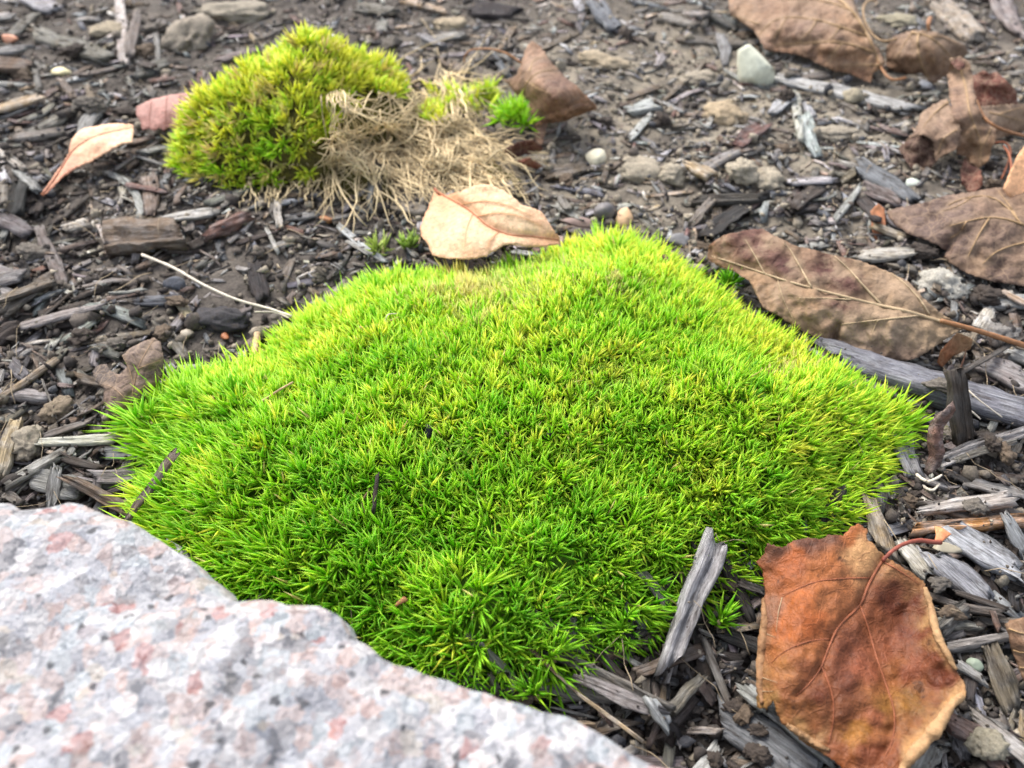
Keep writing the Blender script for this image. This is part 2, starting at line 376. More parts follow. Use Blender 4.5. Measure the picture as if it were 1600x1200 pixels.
def tuft_z(x, y):
    d = edge_dist(TUFT, x, y)*np.where(inside(TUFT, x, y), 1, -1)
    p = to_px(np.stack([x, y, np.full_like(x, 0.02)], -1)); sl = np.clip((620 - p[..., 0])/190 + np.clip((150 - p[..., 1])/130, 0, 0.75) + np.clip((740 - p[..., 0])/100, 0, 1)*np.clip((200 - p[..., 1])/100, 0, 0.8), 0.12, 1)
    return 0.047*sl*(1 - np.exp(-np.clip(d, 0, None)/0.020)) + 0.010*fbm2(x*52, y*52, 2, 2.5)*np.clip(d/0.01, 0, 1)

def needles(P, D, L, W, up, bend, yel, dead, rg):
    """fleshy needle leaves: arrays of base point, direction, length, width; each 3-sided, 3 rings and a tip"""
    n = len(P); D = D/np.linalg.norm(D, axis=1)[:, None]
    A = np.cross(D, rg.normal(size=(n, 3))); A /= np.linalg.norm(A, axis=1)[:, None] + 1e-9; B = np.cross(D, A)
    th = np.array([0.5, 2.59, 4.71]); ring = []
    for f, r in ((0.0, 0.75), (0.55, 1.0)):
        c = P + D*(L*f)[:, None] + up*(bend*L*f*f)[:, None]
        ring.append(c[:, None] + (0.5*W*r)[:, None, None]*(A[:, None]*np.cos(th)[None, :, None] + 0.8*B[:, None]*np.sin(th)[None, :, None]))
    tip = P + D*L[:, None] + up*(bend*L)[:, None]
    V = np.concatenate(ring + [tip[:, None]], 1).reshape(-1, 3); f = []
    for j in range(3):
        a, b = j, (j+1) % 3; f += [(a, b, b+3), (a, b+3, a+3), (3+j, 3+b, 6)]
    F = (np.array(f)[None] + (np.arange(n)*7)[:, None, None]).reshape(-1, 3)
    t = np.tile([0, 0, 0, .55, .55, .55, 1.0], n)
    return V, F, dict(t=t, yel=np.repeat(yel, 7), dead=np.repeat(dead, 7))
def sprigs(C, N, nn, L, W, splay, yel, dead, rg):
    """needle data for sprigs at C with axis N: per sprig needle count, length, width, splay 0..1"""
    idx = np.repeat(np.arange(len(C)), nn); n = len(idx); N = N/np.linalg.norm(N, axis=1)[:, None]
    U = np.cross(N, [0.3, 0.9, 0.2]); U /= np.linalg.norm(U, axis=1)[:, None]; Wv = np.cross(N, U)
    q = rg.random(n); th = np.radians(8 + 74*q**0.9*np.clip(splay[idx], 0.3, 1.4)*rg.uniform(0.75, 1.1, n)); ph = rg.uniform(0, 2*math.pi, n)
    Nn, Un, Wn = N[idx], U[idx], Wv[idx]
    D = Nn*np.cos(th)[:, None] + (Un*np.cos(ph)[:, None] + Wn*np.sin(ph)[:, None])*np.sin(th)[:, None]
    ln = L[idx]*rg.uniform(0.62, 1.18, n)*(1 - 0.15*(q > 0.8)); P = C[idx] + Nn*(L[idx]*(0.42*(1-q)*rg.uniform(0.5, 1, n)))[:, None]
    return idx, needles(P, D, ln, W[idx]*rg.uniform(0.8, 1.2, n), Nn, rg.uniform(-0.05, 0.32, n)*np.sin(th), np.clip(yel[idx] + rg.normal(0, 0.09, n), 0, 1),
                        np.clip(dead[idx] + (rg.random(n) < 0.006)*0.8, 0, 1), rg)
def scatter(poly, sp, rg):
    lo, hi = poly.min(0), poly.max(0)
    x, y = np.meshgrid(np.arange(lo[0], hi[0], sp), np.arange(lo[1], hi[1], sp*0.866))
    x = x + (np.arange(x.shape[0]) % 2)[:, None]*sp/2; x = (x + rg.uniform(-.42, .42, x.shape)*sp).ravel(); y = (y + rg.uniform(-.42, .42, y.shape)*sp).ravel()
    k = inside(poly, x, y); return x[k], y[k]
def surf_normal(fz, x, y, e=0.0025):
    return np.stack([-(fz(x+e, y) - fz(x-e, y))/(2*e), -(fz(x, y+e) - fz(x, y-e))/(2*e), np.ones_like(x)], -1)
def cushion(name, poly, fz, mat, parent, res=0.004):
    lo, hi = poly.min(0) - 0.004, poly.max(0) + 0.004
    x, y = np.meshgrid(np.arange(lo[0], hi[0], res), np.arange(lo[1], hi[1], res))
    z = np.where(inside(poly, x, y), fz(x, y) - 0.002, -0.006)
    n, m = x.shape; ii = np.arange(n-1)[:, None]*m + np.arange(m-1)[None]
    F = np.stack([ii, ii+1, ii+1+m, ii+m], -1).reshape(-1, 4); keep = (z.ravel()[F] > -0.005).any(1)
    o = link(name, mesh_np(name, np.stack([x, y, z], -1).reshape(-1, 3) - np.array(parent.location), F[keep], mat, smooth=True), parent)
    return o
MOSSBED = mat_plain('moss_bed', srgb((84, 116, 34)), 0.95, 400, 0.5, 0.001)
DEADBED = mat_plain('dead_moss_bed', srgb((70, 58, 40)), 0.95, 260, 0.5, 0.003, srgb((104, 98, 44)))

def grow(root, x, y, z, N, nn, L, W, splay, yel, dead, n_single, rg):
    C = np.stack([x, y, z], -1); pd = np.linalg.norm(C - CAMP, axis=1); px = to_px(C)
    vis = (px[:, 0] > 0) & (px[:, 0] < 1600) & (px[:, 1] > 0) & (px[:, 1] < 1200)
    order = np.argsort(np.where(vis, pd/L, 1e9)); single = order[:n_single]; rest = order[n_single:]
    r0 = np.array(root.location)
    idx, (V, F, A) = sprigs(C[rest], N[rest], nn[rest], L[rest], W[rest], splay[rest], yel[rest], dead[rest], rg)
    tag(link('foliage', mesh_np('foliage', V - r0, F, NEEDLE, A, True), root), kind='stuff')
    for i in single:
        s = slice(i, i+1); idx, (V, F, A) = sprigs(C[s], N[s], nn[s], L[s], W[s], splay[s], yel[s], dead[s], rg)
        link('sprig', mesh_np('sprig', V - C[i], F, NEEDLE, A, True), root, C[i] - r0)

# the big living mat
c0 = np.r_[MOSS.mean(0), 0]; moss = empty('moss_mat', c0)
tag(moss, 'large bright lime green cushion of needle moss spreading over the mulch', 'moss')
cushion('cushion', MOSS, moss_z, MOSSBED, moss)
rg = np.random.default_rng(11)
x, y = scatter(MOSS, 0.0030, rg); z = moss_z(x, y); px = to_px(np.stack([x, y, z], -1))
keep = rg.random(len(x)) > 0.04 + 0.30*np.clip((px[:, 1] - 640)/300, 0, 1)*np.clip((1200 - px[:, 0])/400, 0.2, 1) + 0.3*(fbm2(x*110, y*110, 2, 63.0) < -0.6)
x, y, z = x[keep], y[keep], z[keep]; d = edge_dist(MOSS, x, y); N = surf_normal(moss_z, x, y)
px = to_px(np.stack([x, y, z], -1))
N = N*np.array([1.0, 1.0, 1.0]) + rg.normal(0, 0.27, N.shape)
edge = np.exp(-d/0.012); front = np.clip((px[:, 1] - 620)/380, 0, 1)*np.clip((1150 - px[:, 0])/500, 0.15, 1)
inn = (MOSS.mean(0) - np.stack([x, y], -1)); inn /= np.linalg.norm(inn, axis=1)[:, None]
N[:, :2] -= inn*(0.55*edge)[:, None]
left = np.clip((520 - px[:, 0])/250, 0, 1)
L = 0.0070*(1 + (0.6 + 0.5*left)*edge*rg.uniform(0.3, 1.2, len(x)) + 0.50*front)*rg.uniform(0.72, 1.28, len(x))
W = 0.00096*np.ones(len(x))*(1 + 0.05*edge)
patch = fbm2(x*45, y*45, 3, 31.0)
yel = 0.66 + 0.14*patch + 0.06*np.clip((620 - px[:, 1])/220, -1, 1) - 0.20*front + 0.10*np.clip((px[:, 0] - 1000)/400, 0, 1) + rg.normal(0, 0.12, len(x))
dead = np.zeros(len(x))
for (qx_, qy_, r, a, pr) in ((760, 470, 62, 0.75, 0.55), (690, 478, 40, 0.6, 0.4), (860, 462, 40, 0.6, 0.3), (800, 400, 26, 0.9, 0.7), (965, 458, 22, 0.8, 0.6), (1222, 592, 24, 0.8, 0.6), (1010, 478, 40, 0.4, 0.25), (960, 610, 80, 0.25, 0.2), (700, 720, 60, 0.25, 0.15)):
    g = np.exp(-((px[:, 0]-qx_)**2 + ((px[:, 1]-qy_)*1.7)**2)/r**2); dead = np.maximum(dead, a*(rg.random(len(x)) < pr*g*1.6)*rg.uniform(0.5, 1, len(x)))
splay = 0.55 + 0.50*rg.random(len(x)) + 0.2*front
nn = rg.integers(14, 19, len(x))
grow(moss, x, y, z, N, nn, L, W, splay, np.clip(yel, 0, 1), dead, 300, rg)

# the far mat, half died back
c1 = np.r_[TUFT.mean(0), 0]; tuft = empty('moss_tuft', c1)
tag(tuft, 'yellow green moss mound half died back to bare straw coloured stems', 'moss')
cushion('cushion', TUFT, tuft_z, DEADBED, tuft)
rg = np.random.default_rng(12)
x, y = scatter(TUFT, 0.0043, rg); z = tuft_z(x, y); px = to_px(np.stack([x, y, z], -1))
LIVE = [(262, 275), (265, 200), (290, 130), (350, 70), (440, 20), (560, 20), (690, 60), (690, 112), (640, 128), (615, 160), (585, 150), (560, 135), (545, 170), (520, 205), (505, 225), (470, 240), (440, 300), (320, 310)]
live = inside(LIVE, px[:, 0], px[:, 1])
for cx_, cy_, r in ((674, 188, 22), (486, 262, 17), (600, 138, 20), (655, 95, 24)):
    live |= ((px[:, 0]-cx_)**2 + ((px[:, 1]-cy_)*1.3)**2) < r*r
gap = fbm2(x*75, y*75, 2, 77.0)
live &= (gap > -0.6) | (rg.random(len(x)) < 0.5)
x, y, z, px = x[live], y[live], z[live], px[live]
N = surf_normal(tuft_z, x, y) + rg.normal(0, 0.28, (len(x), 3))
yel = 0.92 + 0.12*fbm2(x*40, y*40, 2, 8.0) + rg.normal(0, 0.10, len(x)) + 0.12*np.clip((150 - px[:, 1])/100, -1, 1)
dead = (rg.random(len(x)) < 0.16)*rg.uniform(0.4, 0.95, len(x))
grow(tuft, x, y, z, N, rg.integers(13, 19, len(x)), 0.0092*rg.uniform(0.75, 1.2, len(x)), np.full(len(x), 0.0014), 0.55 + 0.35*rg.random(len(x)), np.clip(yel, 0, 1), dead, 250, rg)
# loose clumps beside it that stand on soil
def loose_sprig(pxy, n, spread, L, yl, label, name='moss_sprig', dd=0.0, W=0.0011, splay=0.95):
    rg = np.random.default_rng(int(pxy[0]*7 + pxy[1])); p = at(pxy[0], pxy[1], 0.004); p[2] = HM[hm_idx(p[0], p[1])]
    C = p + np.column_stack([rg.normal(0, spread, n), rg.normal(0, spread, n), np.abs(rg.normal(0, 0.001, n))]); C[0] = p
    N = np.tile([0, 0, 1.0], (n, 1)) + rg.normal(0, 0.35, (n, 3)); N[:, :2] += (C - p)[:, :2]*60
    i, (V, F, A) = sprigs(C, N, rg.integers(13, 19, n), L*rg.uniform(0.8, 1.2, n), np.full(n, W), np.full(n, splay), np.full(n, yl) + rg.normal(0, 0.06, n), np.full(n, dd), rg)
    root = empty(name, p); link('foliage', mesh_np('foliage', V - p, F, NEEDLE, A, True), root)
    Vs, Fs = tube([[0, 0, -0.004], [0, 0, 0.003]], [0.0011, 0.0006], 6); link('stem', mesh_np('stem', Vs, Fs, STRAW), root)
    return tag(root, label, 'moss')
# dead stems tangle
sv_, sf_, sc_ = [], [], []; nb = 0
knots = np.column_stack([rng.uniform(500, 760, 34), rng.uniform(115, 265, 34)])
for i in range(900):
    if i < 640:
        a = knots[i % 34] + rng.normal(0, 9, 2); ang = rng.normal(math.radians(55), 0.85); ln = rng.uniform(35, 120)
    elif i < 830:
        a = np.array([rng.uniform(600, 790), rng.uniform(205, 300)]); ang = rng.normal(math.radians(22), 0.45); ln = rng.uniform(35, 100)
    else:
        a = np.array([rng.uniform(380, 500), rng.uniform(255, 295)]); ang = rng.normal(math.radians(95), 0.5); ln = rng.uniform(15, 45)
    n = 7; s = np.linspace(0, 1, n); bend = rng.normal(0, 0.55)
    an = ang + bend*s; st = ln/(n-1); q = a + np.r_[[[0, 0]], np.cumsum(np.stack([np.cos(an), np.sin(an)], -1)[1:]*st, 0)]
    g0 = at(q[:, 0], q[:, 1], 0.012); zz = np.maximum(tuft_z(g0[:, 0], g0[:, 1]), 0.001) + 0.0018 + rng.uniform(0, 0.005)*np.sin(s*math.pi) + rng.uniform(0, 0.002)
    P = at(q[:, 0], q[:, 1], zz); P += rng.normal(0, 0.0007, P.shape)
    v, f = tube(P, np.linspace(1, 0.5, n)*rng.lognormal(math.log(0.00034), 0.35), 4); sv_.append(v); sf_.append(f + nb); nb += len(v); sc_.append(np.tile(srgb((224, 202, 160))*rng.uniform(0.45, 1.1), (len(v), 1)))
tag(link('dead_stems', mesh_np('dead_stems', np.vstack(sv_) - c1, np.vstack(sf_), STEM, dict(col=np.vstack(sc_)), smooth=True), tuft), 'tangle of dry straw coloured stems', kind='stuff')

# moss and tuft lift the settling surface so that nothing sinks through them
md = inside(MOSS, mxx, myy); HM[md] = np.maximum(HM[md], moss_z(mxx[md], myy[md]) + 0.003)
md = inside(TUFT, mxx, myy); HM[md] = np.maximum(HM[md], tuft_z(mxx[md], myy[md]) + 0.004)
md = inside(ROCK_XY, mxx, myy); HM[md] = 0.0

# ------------------------------------------------------------------ leaf outlines (traced in photo pixels; heights in mm above the soil)
def cr(pts, ox, oy, s=2.963): return [(x/s + ox, y/s + oy) for x, y in pts]
def c1_(p): return cr(p, 0, 0)
def c2_(p): return cr(p, 530, 0)
def c3_(p): return cr(p, 1060, 0)
def c4_(p): return cr(p, 0, 400)
def c8_(p): return cr(p, 1060, 800)
def z3(f, pts): return [(*f([(x, y)])[0], z) for x, y, z in pts]
LO = {}
LO['orange'] = c8_([(410, 145), (480, 165), (540, 130), (600, 118), (650, 130), (700, 105), (760, 110), (800, 70), (835, 55), (875, 85), (870, 120), (920, 170), (955, 205), (985, 225), (1060, 270), (1140, 325), (1145, 380),
                    (1185, 470), (1200, 560), (1235, 620), (1270, 700), (1325, 800), (1330, 850), (1290, 885), (1230, 950), (1200, 1020), (1120, 1110), (1050, 1190), (1010, 1260), (940, 1290), (860, 1262), (780, 1215), (720, 1150),
                    (640, 1105), (560, 1050), (480, 980), (452, 925), (438, 872), (410, 915), (362, 902), (365, 800), (375, 680), (390, 500), (400, 380), (390, 280), (360, 230), (395, 200)])
LO['purple'] = [(1105, 405), (1108, 382), (1130, 368), (1165, 360), (1190, 357), (1205, 366), (1240, 383), (1300, 398), (1345, 408), (1390, 425), (1420, 440), (1442, 465), (1468, 488), (1508, 512), (1490, 522), (1462, 541), (1432, 560), (1402, 566),
                (1370, 556), (1330, 546), (1312, 536), (1304, 541), (1272, 527), (1240, 510), (1215, 492), (1192, 481), (1182, 462), (1172, 440), (1150, 426), (1122, 416)]
LO['veined'] = [(1380, 332), (1402, 325), (1440, 318), (1480, 305), (1520, 300), (1560, 293), (1600, 298), (1640, 305), (1690, 340), (1690, 400), (1655, 440), (1600, 447), (1550, 440), (1510, 427), (1490, 414), (1474, 402), (1480, 392), (1466, 384), (1450, 376), (1420, 366), (1400, 352)]
LO['apricot'] = [(1602, 226), (1590, 242), (1576, 273), (1567, 295), (1580, 310), (1600, 322), (1630, 325), (1660, 300), (1668, 262), (1645, 232)]
LO['top'] = c3_([(230, -10), (240, 60), (300, 110), (350, 140), (380, 190), (400, 235), (470, 240), (540, 250), (600, 270), (660, 300), (720, 330), (800, 340), (850, 370), (890, 385), (900, 345), (940, 315), (960, 290), (920, 220), (880, 150), (845, 80), (815, 10), (790, -50), (650, -95), (480, -100), (320, -70)])
LO['cupped'] = c3_([(965, 215), (1000, 170), (1060, 145), (1130, 138), (1200, 150), (1270, 182), (1325, 210), (1345, 240), (1320, 265), (1270, 285), (1250, 340), (1190, 385), (1155, 372), (1130, 335), (1060, 345), (990, 325), (962, 300)])
LO['rolled'] = c2_([(890, 190), (930, 213), (960, 255), (990, 300), (1030, 340), (1100, 400), (1190, 485), (1192, 505), (1140, 522), (1050, 560), (965, 572), (955, 620), (938, 672), (905, 640), (900, 580), (885, 530), (880, 462), (842, 462), (795, 405), (765, 375), (820, 350), (845, 290), (860, 230)])
LO['peach'] = c2_([(440, 895), (500, 905), (560, 890), (610, 865), (650, 855), (700, 855), (760, 880), (800, 910), (840, 945), (885, 960), (930, 975), (950, 1000), (990, 1060), (1022, 1105), (1020, 1130), (960, 1140), (880, 1146), (825, 1132), (770, 1132), (725, 1158), (680, 1187), (600, 1202), (500, 1197), (430, 1182), (412, 1130), (380, 1092), (375, 1060), (395, 1000), (420, 940)])
LO['salmon'] = c1_([(615, 575), (620, 610), (610, 660), (560, 670), (520, 690), (470, 720), (420, 750), (350, 780), (290, 820), (250, 862), (200, 908), (190, 898), (245, 820), (280, 770), (318, 710), (328, 655), (350, 620), (390, 595), (460, 580), (540, 572)])
LO['pink'] = c1_([(632, 495), (700, 460), (790, 440), (860, 430), (930, 432), (930, 500), (880, 590), (850, 600), (828, 588), (800, 602), (780, 590), (760, 606), (738, 592), (715, 608), (690, 596), (660, 603), (648, 560), (630, 530)])
LO['dark'] = c4_([(712, 378), (745, 400), (756, 470), (755, 540), (730, 582), (690, 650), (640, 690), (600, 722), (545, 747), (500, 720), (478, 660), (482, 615), (440, 580), (428, 535), (455, 505), (495, 500), (505, 528), (552, 550), (592, 512), (565, 462), (600, 430), (650, 402)])
LO['edge'] = c8_([(1515, 520), (1535, 500), (1565, 495), (1650, 480), (1740, 560), (1740, 720), (1680, 800), (1605, 790), (1570, 715), (1548, 660), (1530, 580)])
LEAF_MASK = [np.array(LO[k]) for k in ('orange', 'purple', 'veined', 'top', 'cupped', 'rolled', 'peach', 'salmon', 'pink', 'dark')] + [np.array(c3_([(1030, 680), (1180, 470), (1250, 270), (1360, 290), (1560, 400), (1700, 490), (1600, 620), (1440, 770), (1330, 880), (1100, 800)]))]
def under_leaf(px, py):
    r = np.zeros(np.shape(px), bool)
    for p in LEAF_MASK: r |= inside(p, px, py)
    return r

# ------------------------------------------------------------------ mulch
def chip_mesh(L, W, T, rg, n=8, m=8, curve=0.0, arch=0.0, jag=0.3, taper=0.25, ridge=0.13):
    """a split splinter of wood along X: angular section, slanted ragged ends"""
    s = np.linspace(-0.5, 0.5, n); k = m//2
    u = np.linspace(-1, 1, k + 1); u[1:-1] += rg.uniform(-0.6, 0.6, k-1)/k       # a slab: top row and bottom row of points
    topz = rg.uniform(0.35, 1.0, k + 1); botz = -rg.uniform(0.35, 1.0, m - k - 1)
    sec = np.vstack([np.column_stack([u, topz]), np.column_stack([np.linspace(0.9, -0.9, m - k - 1) + rg.uniform(-.1, .1, m-k-1), botz])])[::-1]*[W/2, T/2]
    wv = 1 - taper*np.clip(np.abs(s*2)*rg.uniform(0.6, 1.3), 0, 1)**2 + 0.10*noise2(s*5, s*0, rg.uniform(0, 99)) + rg.normal(0, .22)*s*1.4
    wv = np.clip(wv, 0.2, 1.5); off = 0.14*W*noise2(s*3.5, s*0 + 3, rg.uniform(0, 99))
    V = np.zeros((n, m, 3)); V[:, :, 0] = (s*L)[:, None]
    V[:, :, 1] = sec[None, :, 0]*wv[:, None]; V[:, :, 2] = sec[None, :, 1]*(0.55 + 0.45*wv[:, None])
    V[1:-1] += rg.normal(0, 0.035, V[1:-1].shape)*np.array([0.0, W, T]); V += (rg.normal(0, ridge*0.5, (1, m, 3))*np.array([0.0, W*0.5, T]))
    lim = min(L*0.35, W*1.4)
    for e in (0, -1):
        V[e, :, 0] += np.clip(rg.normal(0, 0.45)*sec[:, 0]/(W/2) + rg.uniform(-1, 1, m)*jag*2.2, -1, 1)*lim*0.5
    V[:, :, 1] += (off + curve*L*(1 - 4*s*s))[:, None]; V[:, :, 2] += (arch*L*(1 - 4*s*s))[:, None]
    V = np.vstack([V.reshape(-1, 3), V[0].mean(0)[None] + [lim*0.12, 0, 0], V[-1].mean(0)[None] - [lim*0.12, 0, 0]]); F = []
    for i in range(n-1):
        for j in range(m):
            a, b = i*m + j, i*m + (j+1) % m; F.append((a, a+m, b+m)); F.append((a, b+m, b))
    for j in range(m):
        F += [(n*m, j, (j+1) % m), (n*m+1, (n-1)*m + (j+1) % m, (n-1)*m + j)]
    return V, np.array(F)[:, ::-1]
def settle(cx, cy, ang, L, W, T, maxs=0.5, sink=0.25):
    """rest a chip on the height map: returns matrix and lifts the map"""
    ca, sa = math.cos(ang), math.sin(ang); nu = max(3, min(14, int(L/0.002))); nv = max(2, min(6, int(W/0.0015)))
    u, v = np.meshgrid(np.linspace(-.5, .5, nu)*L*0.95, np.linspace(-.5, .5, nv)*W*0.9); u = u.ravel(); v = v.ravel()
    X, Y = cx + u*ca - v*sa, cy + u*sa + v*ca; h = HM[hm_idx(X, Y)]
    A = np.column_stack([np.ones_like(u), u, v]); co, *_ = np.linalg.lstsq(A, h, rcond=None); co[1:] = np.clip(co[1:], -maxs, maxs)
    if W < 0.004: co[2] *= 0.3
    res = h - A @ co; lift = np.percentile(res, 78) if len(res) > 4 else 0
    z = co[0] + lift + T*(0.5 - sink)
    ex = np.array([1, 0, co[1]]); ex /= np.linalg.norm(ex); ey = np.array([0, 1, co[2]]); ey -= ex*(ex @ ey); ey /= np.linalg.norm(ey); ez = np.cross(ex, ey)
    Rz = np.array([[ca, -sa, 0], [sa, ca, 0], [0, 0, 1]]); R3 = Rz @ np.stack([ex, ey, ez], 1)
    du, dv = int(L/MR) + 2, int(W/MR) + 2
    u, v = np.meshgrid(np.linspace(-.5, .5, du)*L, np.linspace(-.5, .5, dv)*W)
    iy, ix = hm_idx(cx + u*ca - v*sa, cy + u*sa + v*ca); HM[iy, ix] = np.maximum(HM[iy, ix], co[0] + co[1]*u + co[2]*v + lift + T*(1 - sink))
    M = np.eye(4); M[:3, :3] = R3; M[:3, 3] = (cx, cy, z); return M
CHIPC = {'grey': (136, 132, 127), 'pale': (168, 161, 150), 'silver': (158, 157, 156), 'brown': (116, 100, 86), 'dark': (74, 66, 60), 'charcoal': (58, 55, 54), 'tan': (164, 142, 114), 'red': (112, 86, 76), 'slate': (112, 113, 116), 'mid': (114, 106, 98)}
def chipcol(c, n, rg, v=0.10):
    b = srgb(CHIPC[c] if isinstance(c, str) else c); return np.tile(b*rg.uniform(1-v, 1+v)*(1 + rg.normal(0, 0.04, 3)), (n, 1))

# density of mulch: thin on the bare soil between boulder and far tuft
def bare(px, py):
    b = np.exp(-(((px-330)/190)**2 + ((py-470)/75)**2)); return np.maximum(b, 0.8*np.exp(-(((px-100)/120)**2 + ((py-540)/60)**2)))
MOSS_IN = np.array([(p[0], p[1]) for p in MOSS_PX], float)
def free_spots(n, rg, pad=60, allow_leaf=False):
    out = []
    while len(out) < n:
        px = rg.uniform(-pad, 1600+pad, 4000); py = rg.uniform(-pad, 1200+pad, 4000)
        wgt = (at(px, py, 0.0)[:, 1]/0.65)**1.1        # even in the picture would crowd the near ground: thin it
        P = at(px, py, 0.0); k = ~inside(MOSS, P[:, 0], P[:, 1]) & ~inside(ROCK_XY, P[:, 0], P[:, 1])
        k |= (inside(MOSS, P[:, 0], P[:, 1]) & (edge_dist(MOSS, P[:, 0], P[:, 1]) < 0.004))
        tf = inside(TUFT, P[:, 0], P[:, 1]); k &= ~tf
        if not allow_leaf: k &= ~under_leaf(px, py)
        k &= rg.random(4000) > 0.75*bare(px, py)
        k &= rg.random(4000) < np.clip(0.35 + wgt, 0, 1)
        out += list(zip(P[k, 0], P[k, 1], px[k], py[k]))
    return out[:n]
rg = np.random.default_rng(21)
pal = ['grey', 'mid', 'brown', 'dark', 'pale', 'silver', 'tan', 'red', 'slate', 'charcoal']; pw = np.array([.19, .22, .19, .14, .06, .05, .04, .03, .04, .04])
# shreds too many to count
sv_, sf_, sc_, sl_ = [], [], [], []; nb = 0
spots = free_spots(13500, rg, 90, True); sa_ = np.array(spots); pw2 = np.array([.24, .2, .14, .06, .13, .1, .06, .03, .03, .01]); ula = under_leaf(sa_[:, 2], sa_[:, 3])
for (cx, cy, qx_, qy_), ul in zip(spots, ula):
    if ul and HM[hm_idx(cx, cy)] > 0.005: continue
    L = rg.lognormal(math.log(0.0066), 0.55); W = np.clip(L*rg.uniform(0.07, 0.38), 0.0005, 0.0046); T = np.clip(W*rg.uniform(0.15, 0.5), 0.0003, 0.0016)
    v, f = chip_mesh(L, W, T, rg, 3, 5, rg.normal(0, 0.05), rg.normal(0, 0.03), 0.4)
    M = settle(cx, cy, rg.uniform(0, math.pi), L, W, T, 0.9, 0.2); c = pal[rg.choice(10, p=pw2 if (qy_ < 400 and qx_ > 820) or qy_ < 130 else pw/pw.sum())]
    sv_.append(v @ M[:3, :3].T + M[:3, 3]); sf_.append(f + nb); nb += len(v); sc_.append(chipcol(c, len(v), rg, 0.25)); sl_.append(v + rg.uniform(-9, 9, 3))
tag(link('mulch_shreds', mesh_np('mulch_shreds', np.vstack(sv_), np.vstack(sf_), WOOD, dict(col=np.vstack(sc_), lc=np.vstack(sl_)))), 'fine shredded wood mulch strewn over the soil', 'mulch', kind='stuff')

def add_chip(cx, cy, ang, L, W, T, col, label, group=None, rg=rg, n=8, m=8, name='wood_chip', cat='wood chip', M=None, mat=None, **kw):
    v, f = chip_mesh(L, W, T, rg, n, m, **kw)
    if M is None: M = settle(cx, cy, ang, L, W, T)
    o = link(name, mesh_np(name, v, f, mat or WOOD, dict(col=chipcol(col, len(v), rg), lc=v + rg.uniform(-9, 9, 3)), 'round' in label or 'peeled' in label), M=Matrix(M.tolist()))
    return tag(o, label, cat, group)
LAND = [(1174, 122, 'pale green stone'), (930, 250, 'cream pebble'), (974, 342, 'round tan pebble'), (1250, 100, 'largest warm brown leaf'), (1450, 100, 'cupped leaf'), (1470, 200, 'crumpled leaf'), (1500, 400, 'golden veined leaf'), (1300, 390, 'purple leaf tip'), (1420, 560, 'purple leaf underside'), (1495, 640, 'dark stake'),
        (1515, 816, 'peeled twig'), (1440, 850, 'orange leaf stalk'), (1490, 1090, 'pale rim of the orange leaf'), (1190, 1000, 'lone moss sprig'), (1075, 970, 'thick silvery chip'), (1530, 1008, 'round grey rod'), (940, 1065, 'long grey brown stick'), (1190, 1170, 'broad bluish board'), (1000, 1170, 'tapered end of the boulder'), (60, 770, 'back rim of the boulder'),
        (120, 690, 'whitish long chip'), (205, 590, 'dark curled leaf'), (340, 503, 'black burnt lump'), (300, 430, 'white twig'), (230, 385, 'grained brown block'), (190, 300, 'curved grey splinter'), (140, 240, 'salmon leaf'), (250, 190, 'pink leaf'), (30, 175, 'flat tan splinter'), (190, 45, 'pale upright chip'), (300, 62, 'big clay clod'), (480, 25, 'far moss crest'),
        (700, 38, 'ochre clod beyond the dead stems'), (860, 130, 'rolled leaf'), (730, 85, 'rolled leaf stalk'), (945, 25, 'dark slate block'), (1120, 70, 'slender grey brown stick'), (1170, 214, 'reddish square chip'), (1000, 268, 'large pale clay clod'), (1265, 287, 'bluish white chip'), (1380, 295, 'dark ridged chip'), (1310, 145, 'long pale stick'), (765, 350, 'peach leaf'),
        (565, 378, 'silvery stick'), (355, 353, 'dark reddish wedge'), (80, 500, 'tapering grey splinter'), (40, 600, 'round tan twig'), (1570, 478, 'whitish flat chip'), (1585, 640, 'far end of the weathered plank'), (1510, 750, 'rough brown strip'), (1400, 720, 'moss tip')]
def zone(px, py):
    return 'near the ' + min(LAND, key=lambda l: math.hypot(l[0]-px, l[1]-py))[2]
CW = {'grey': 'weathered grey', 'mid': 'dull grey brown', 'brown': 'brown', 'dark': 'dark brown', 'pale': 'pale buff', 'silver': 'silvery', 'tan': 'tan', 'red': 'reddish brown', 'slate': 'bluish grey', 'charcoal': 'blackish'}
for (cx, cy, qx_, qy_) in free_spots(195, np.random.default_rng(5), 20):
    L = min(rg.lognormal(math.log(0.017), 0.36), 0.036)*(1.25 if qy_ < 400 else 1.0); W = np.clip(L*rg.uniform(0.16, 0.42), 0.0022, 0.009); T = W*rg.uniform(0.3, 0.6)
    c = pal[rg.choice(10, p=pw/pw.sum())]; zn = zone(qx_, qy_); shp = 'slim' if W/L < 0.24 else 'broad' if W/L > 0.33 else 'small'
    add_chip(cx, cy, rg.uniform(0, math.pi), L, W, T, c, f'{shp} {CW[c]} wood chip {zn}', f'{CW[c]} chips {zn}', curve=rg.normal(0, 0.03), arch=rg.normal(0, 0.02))

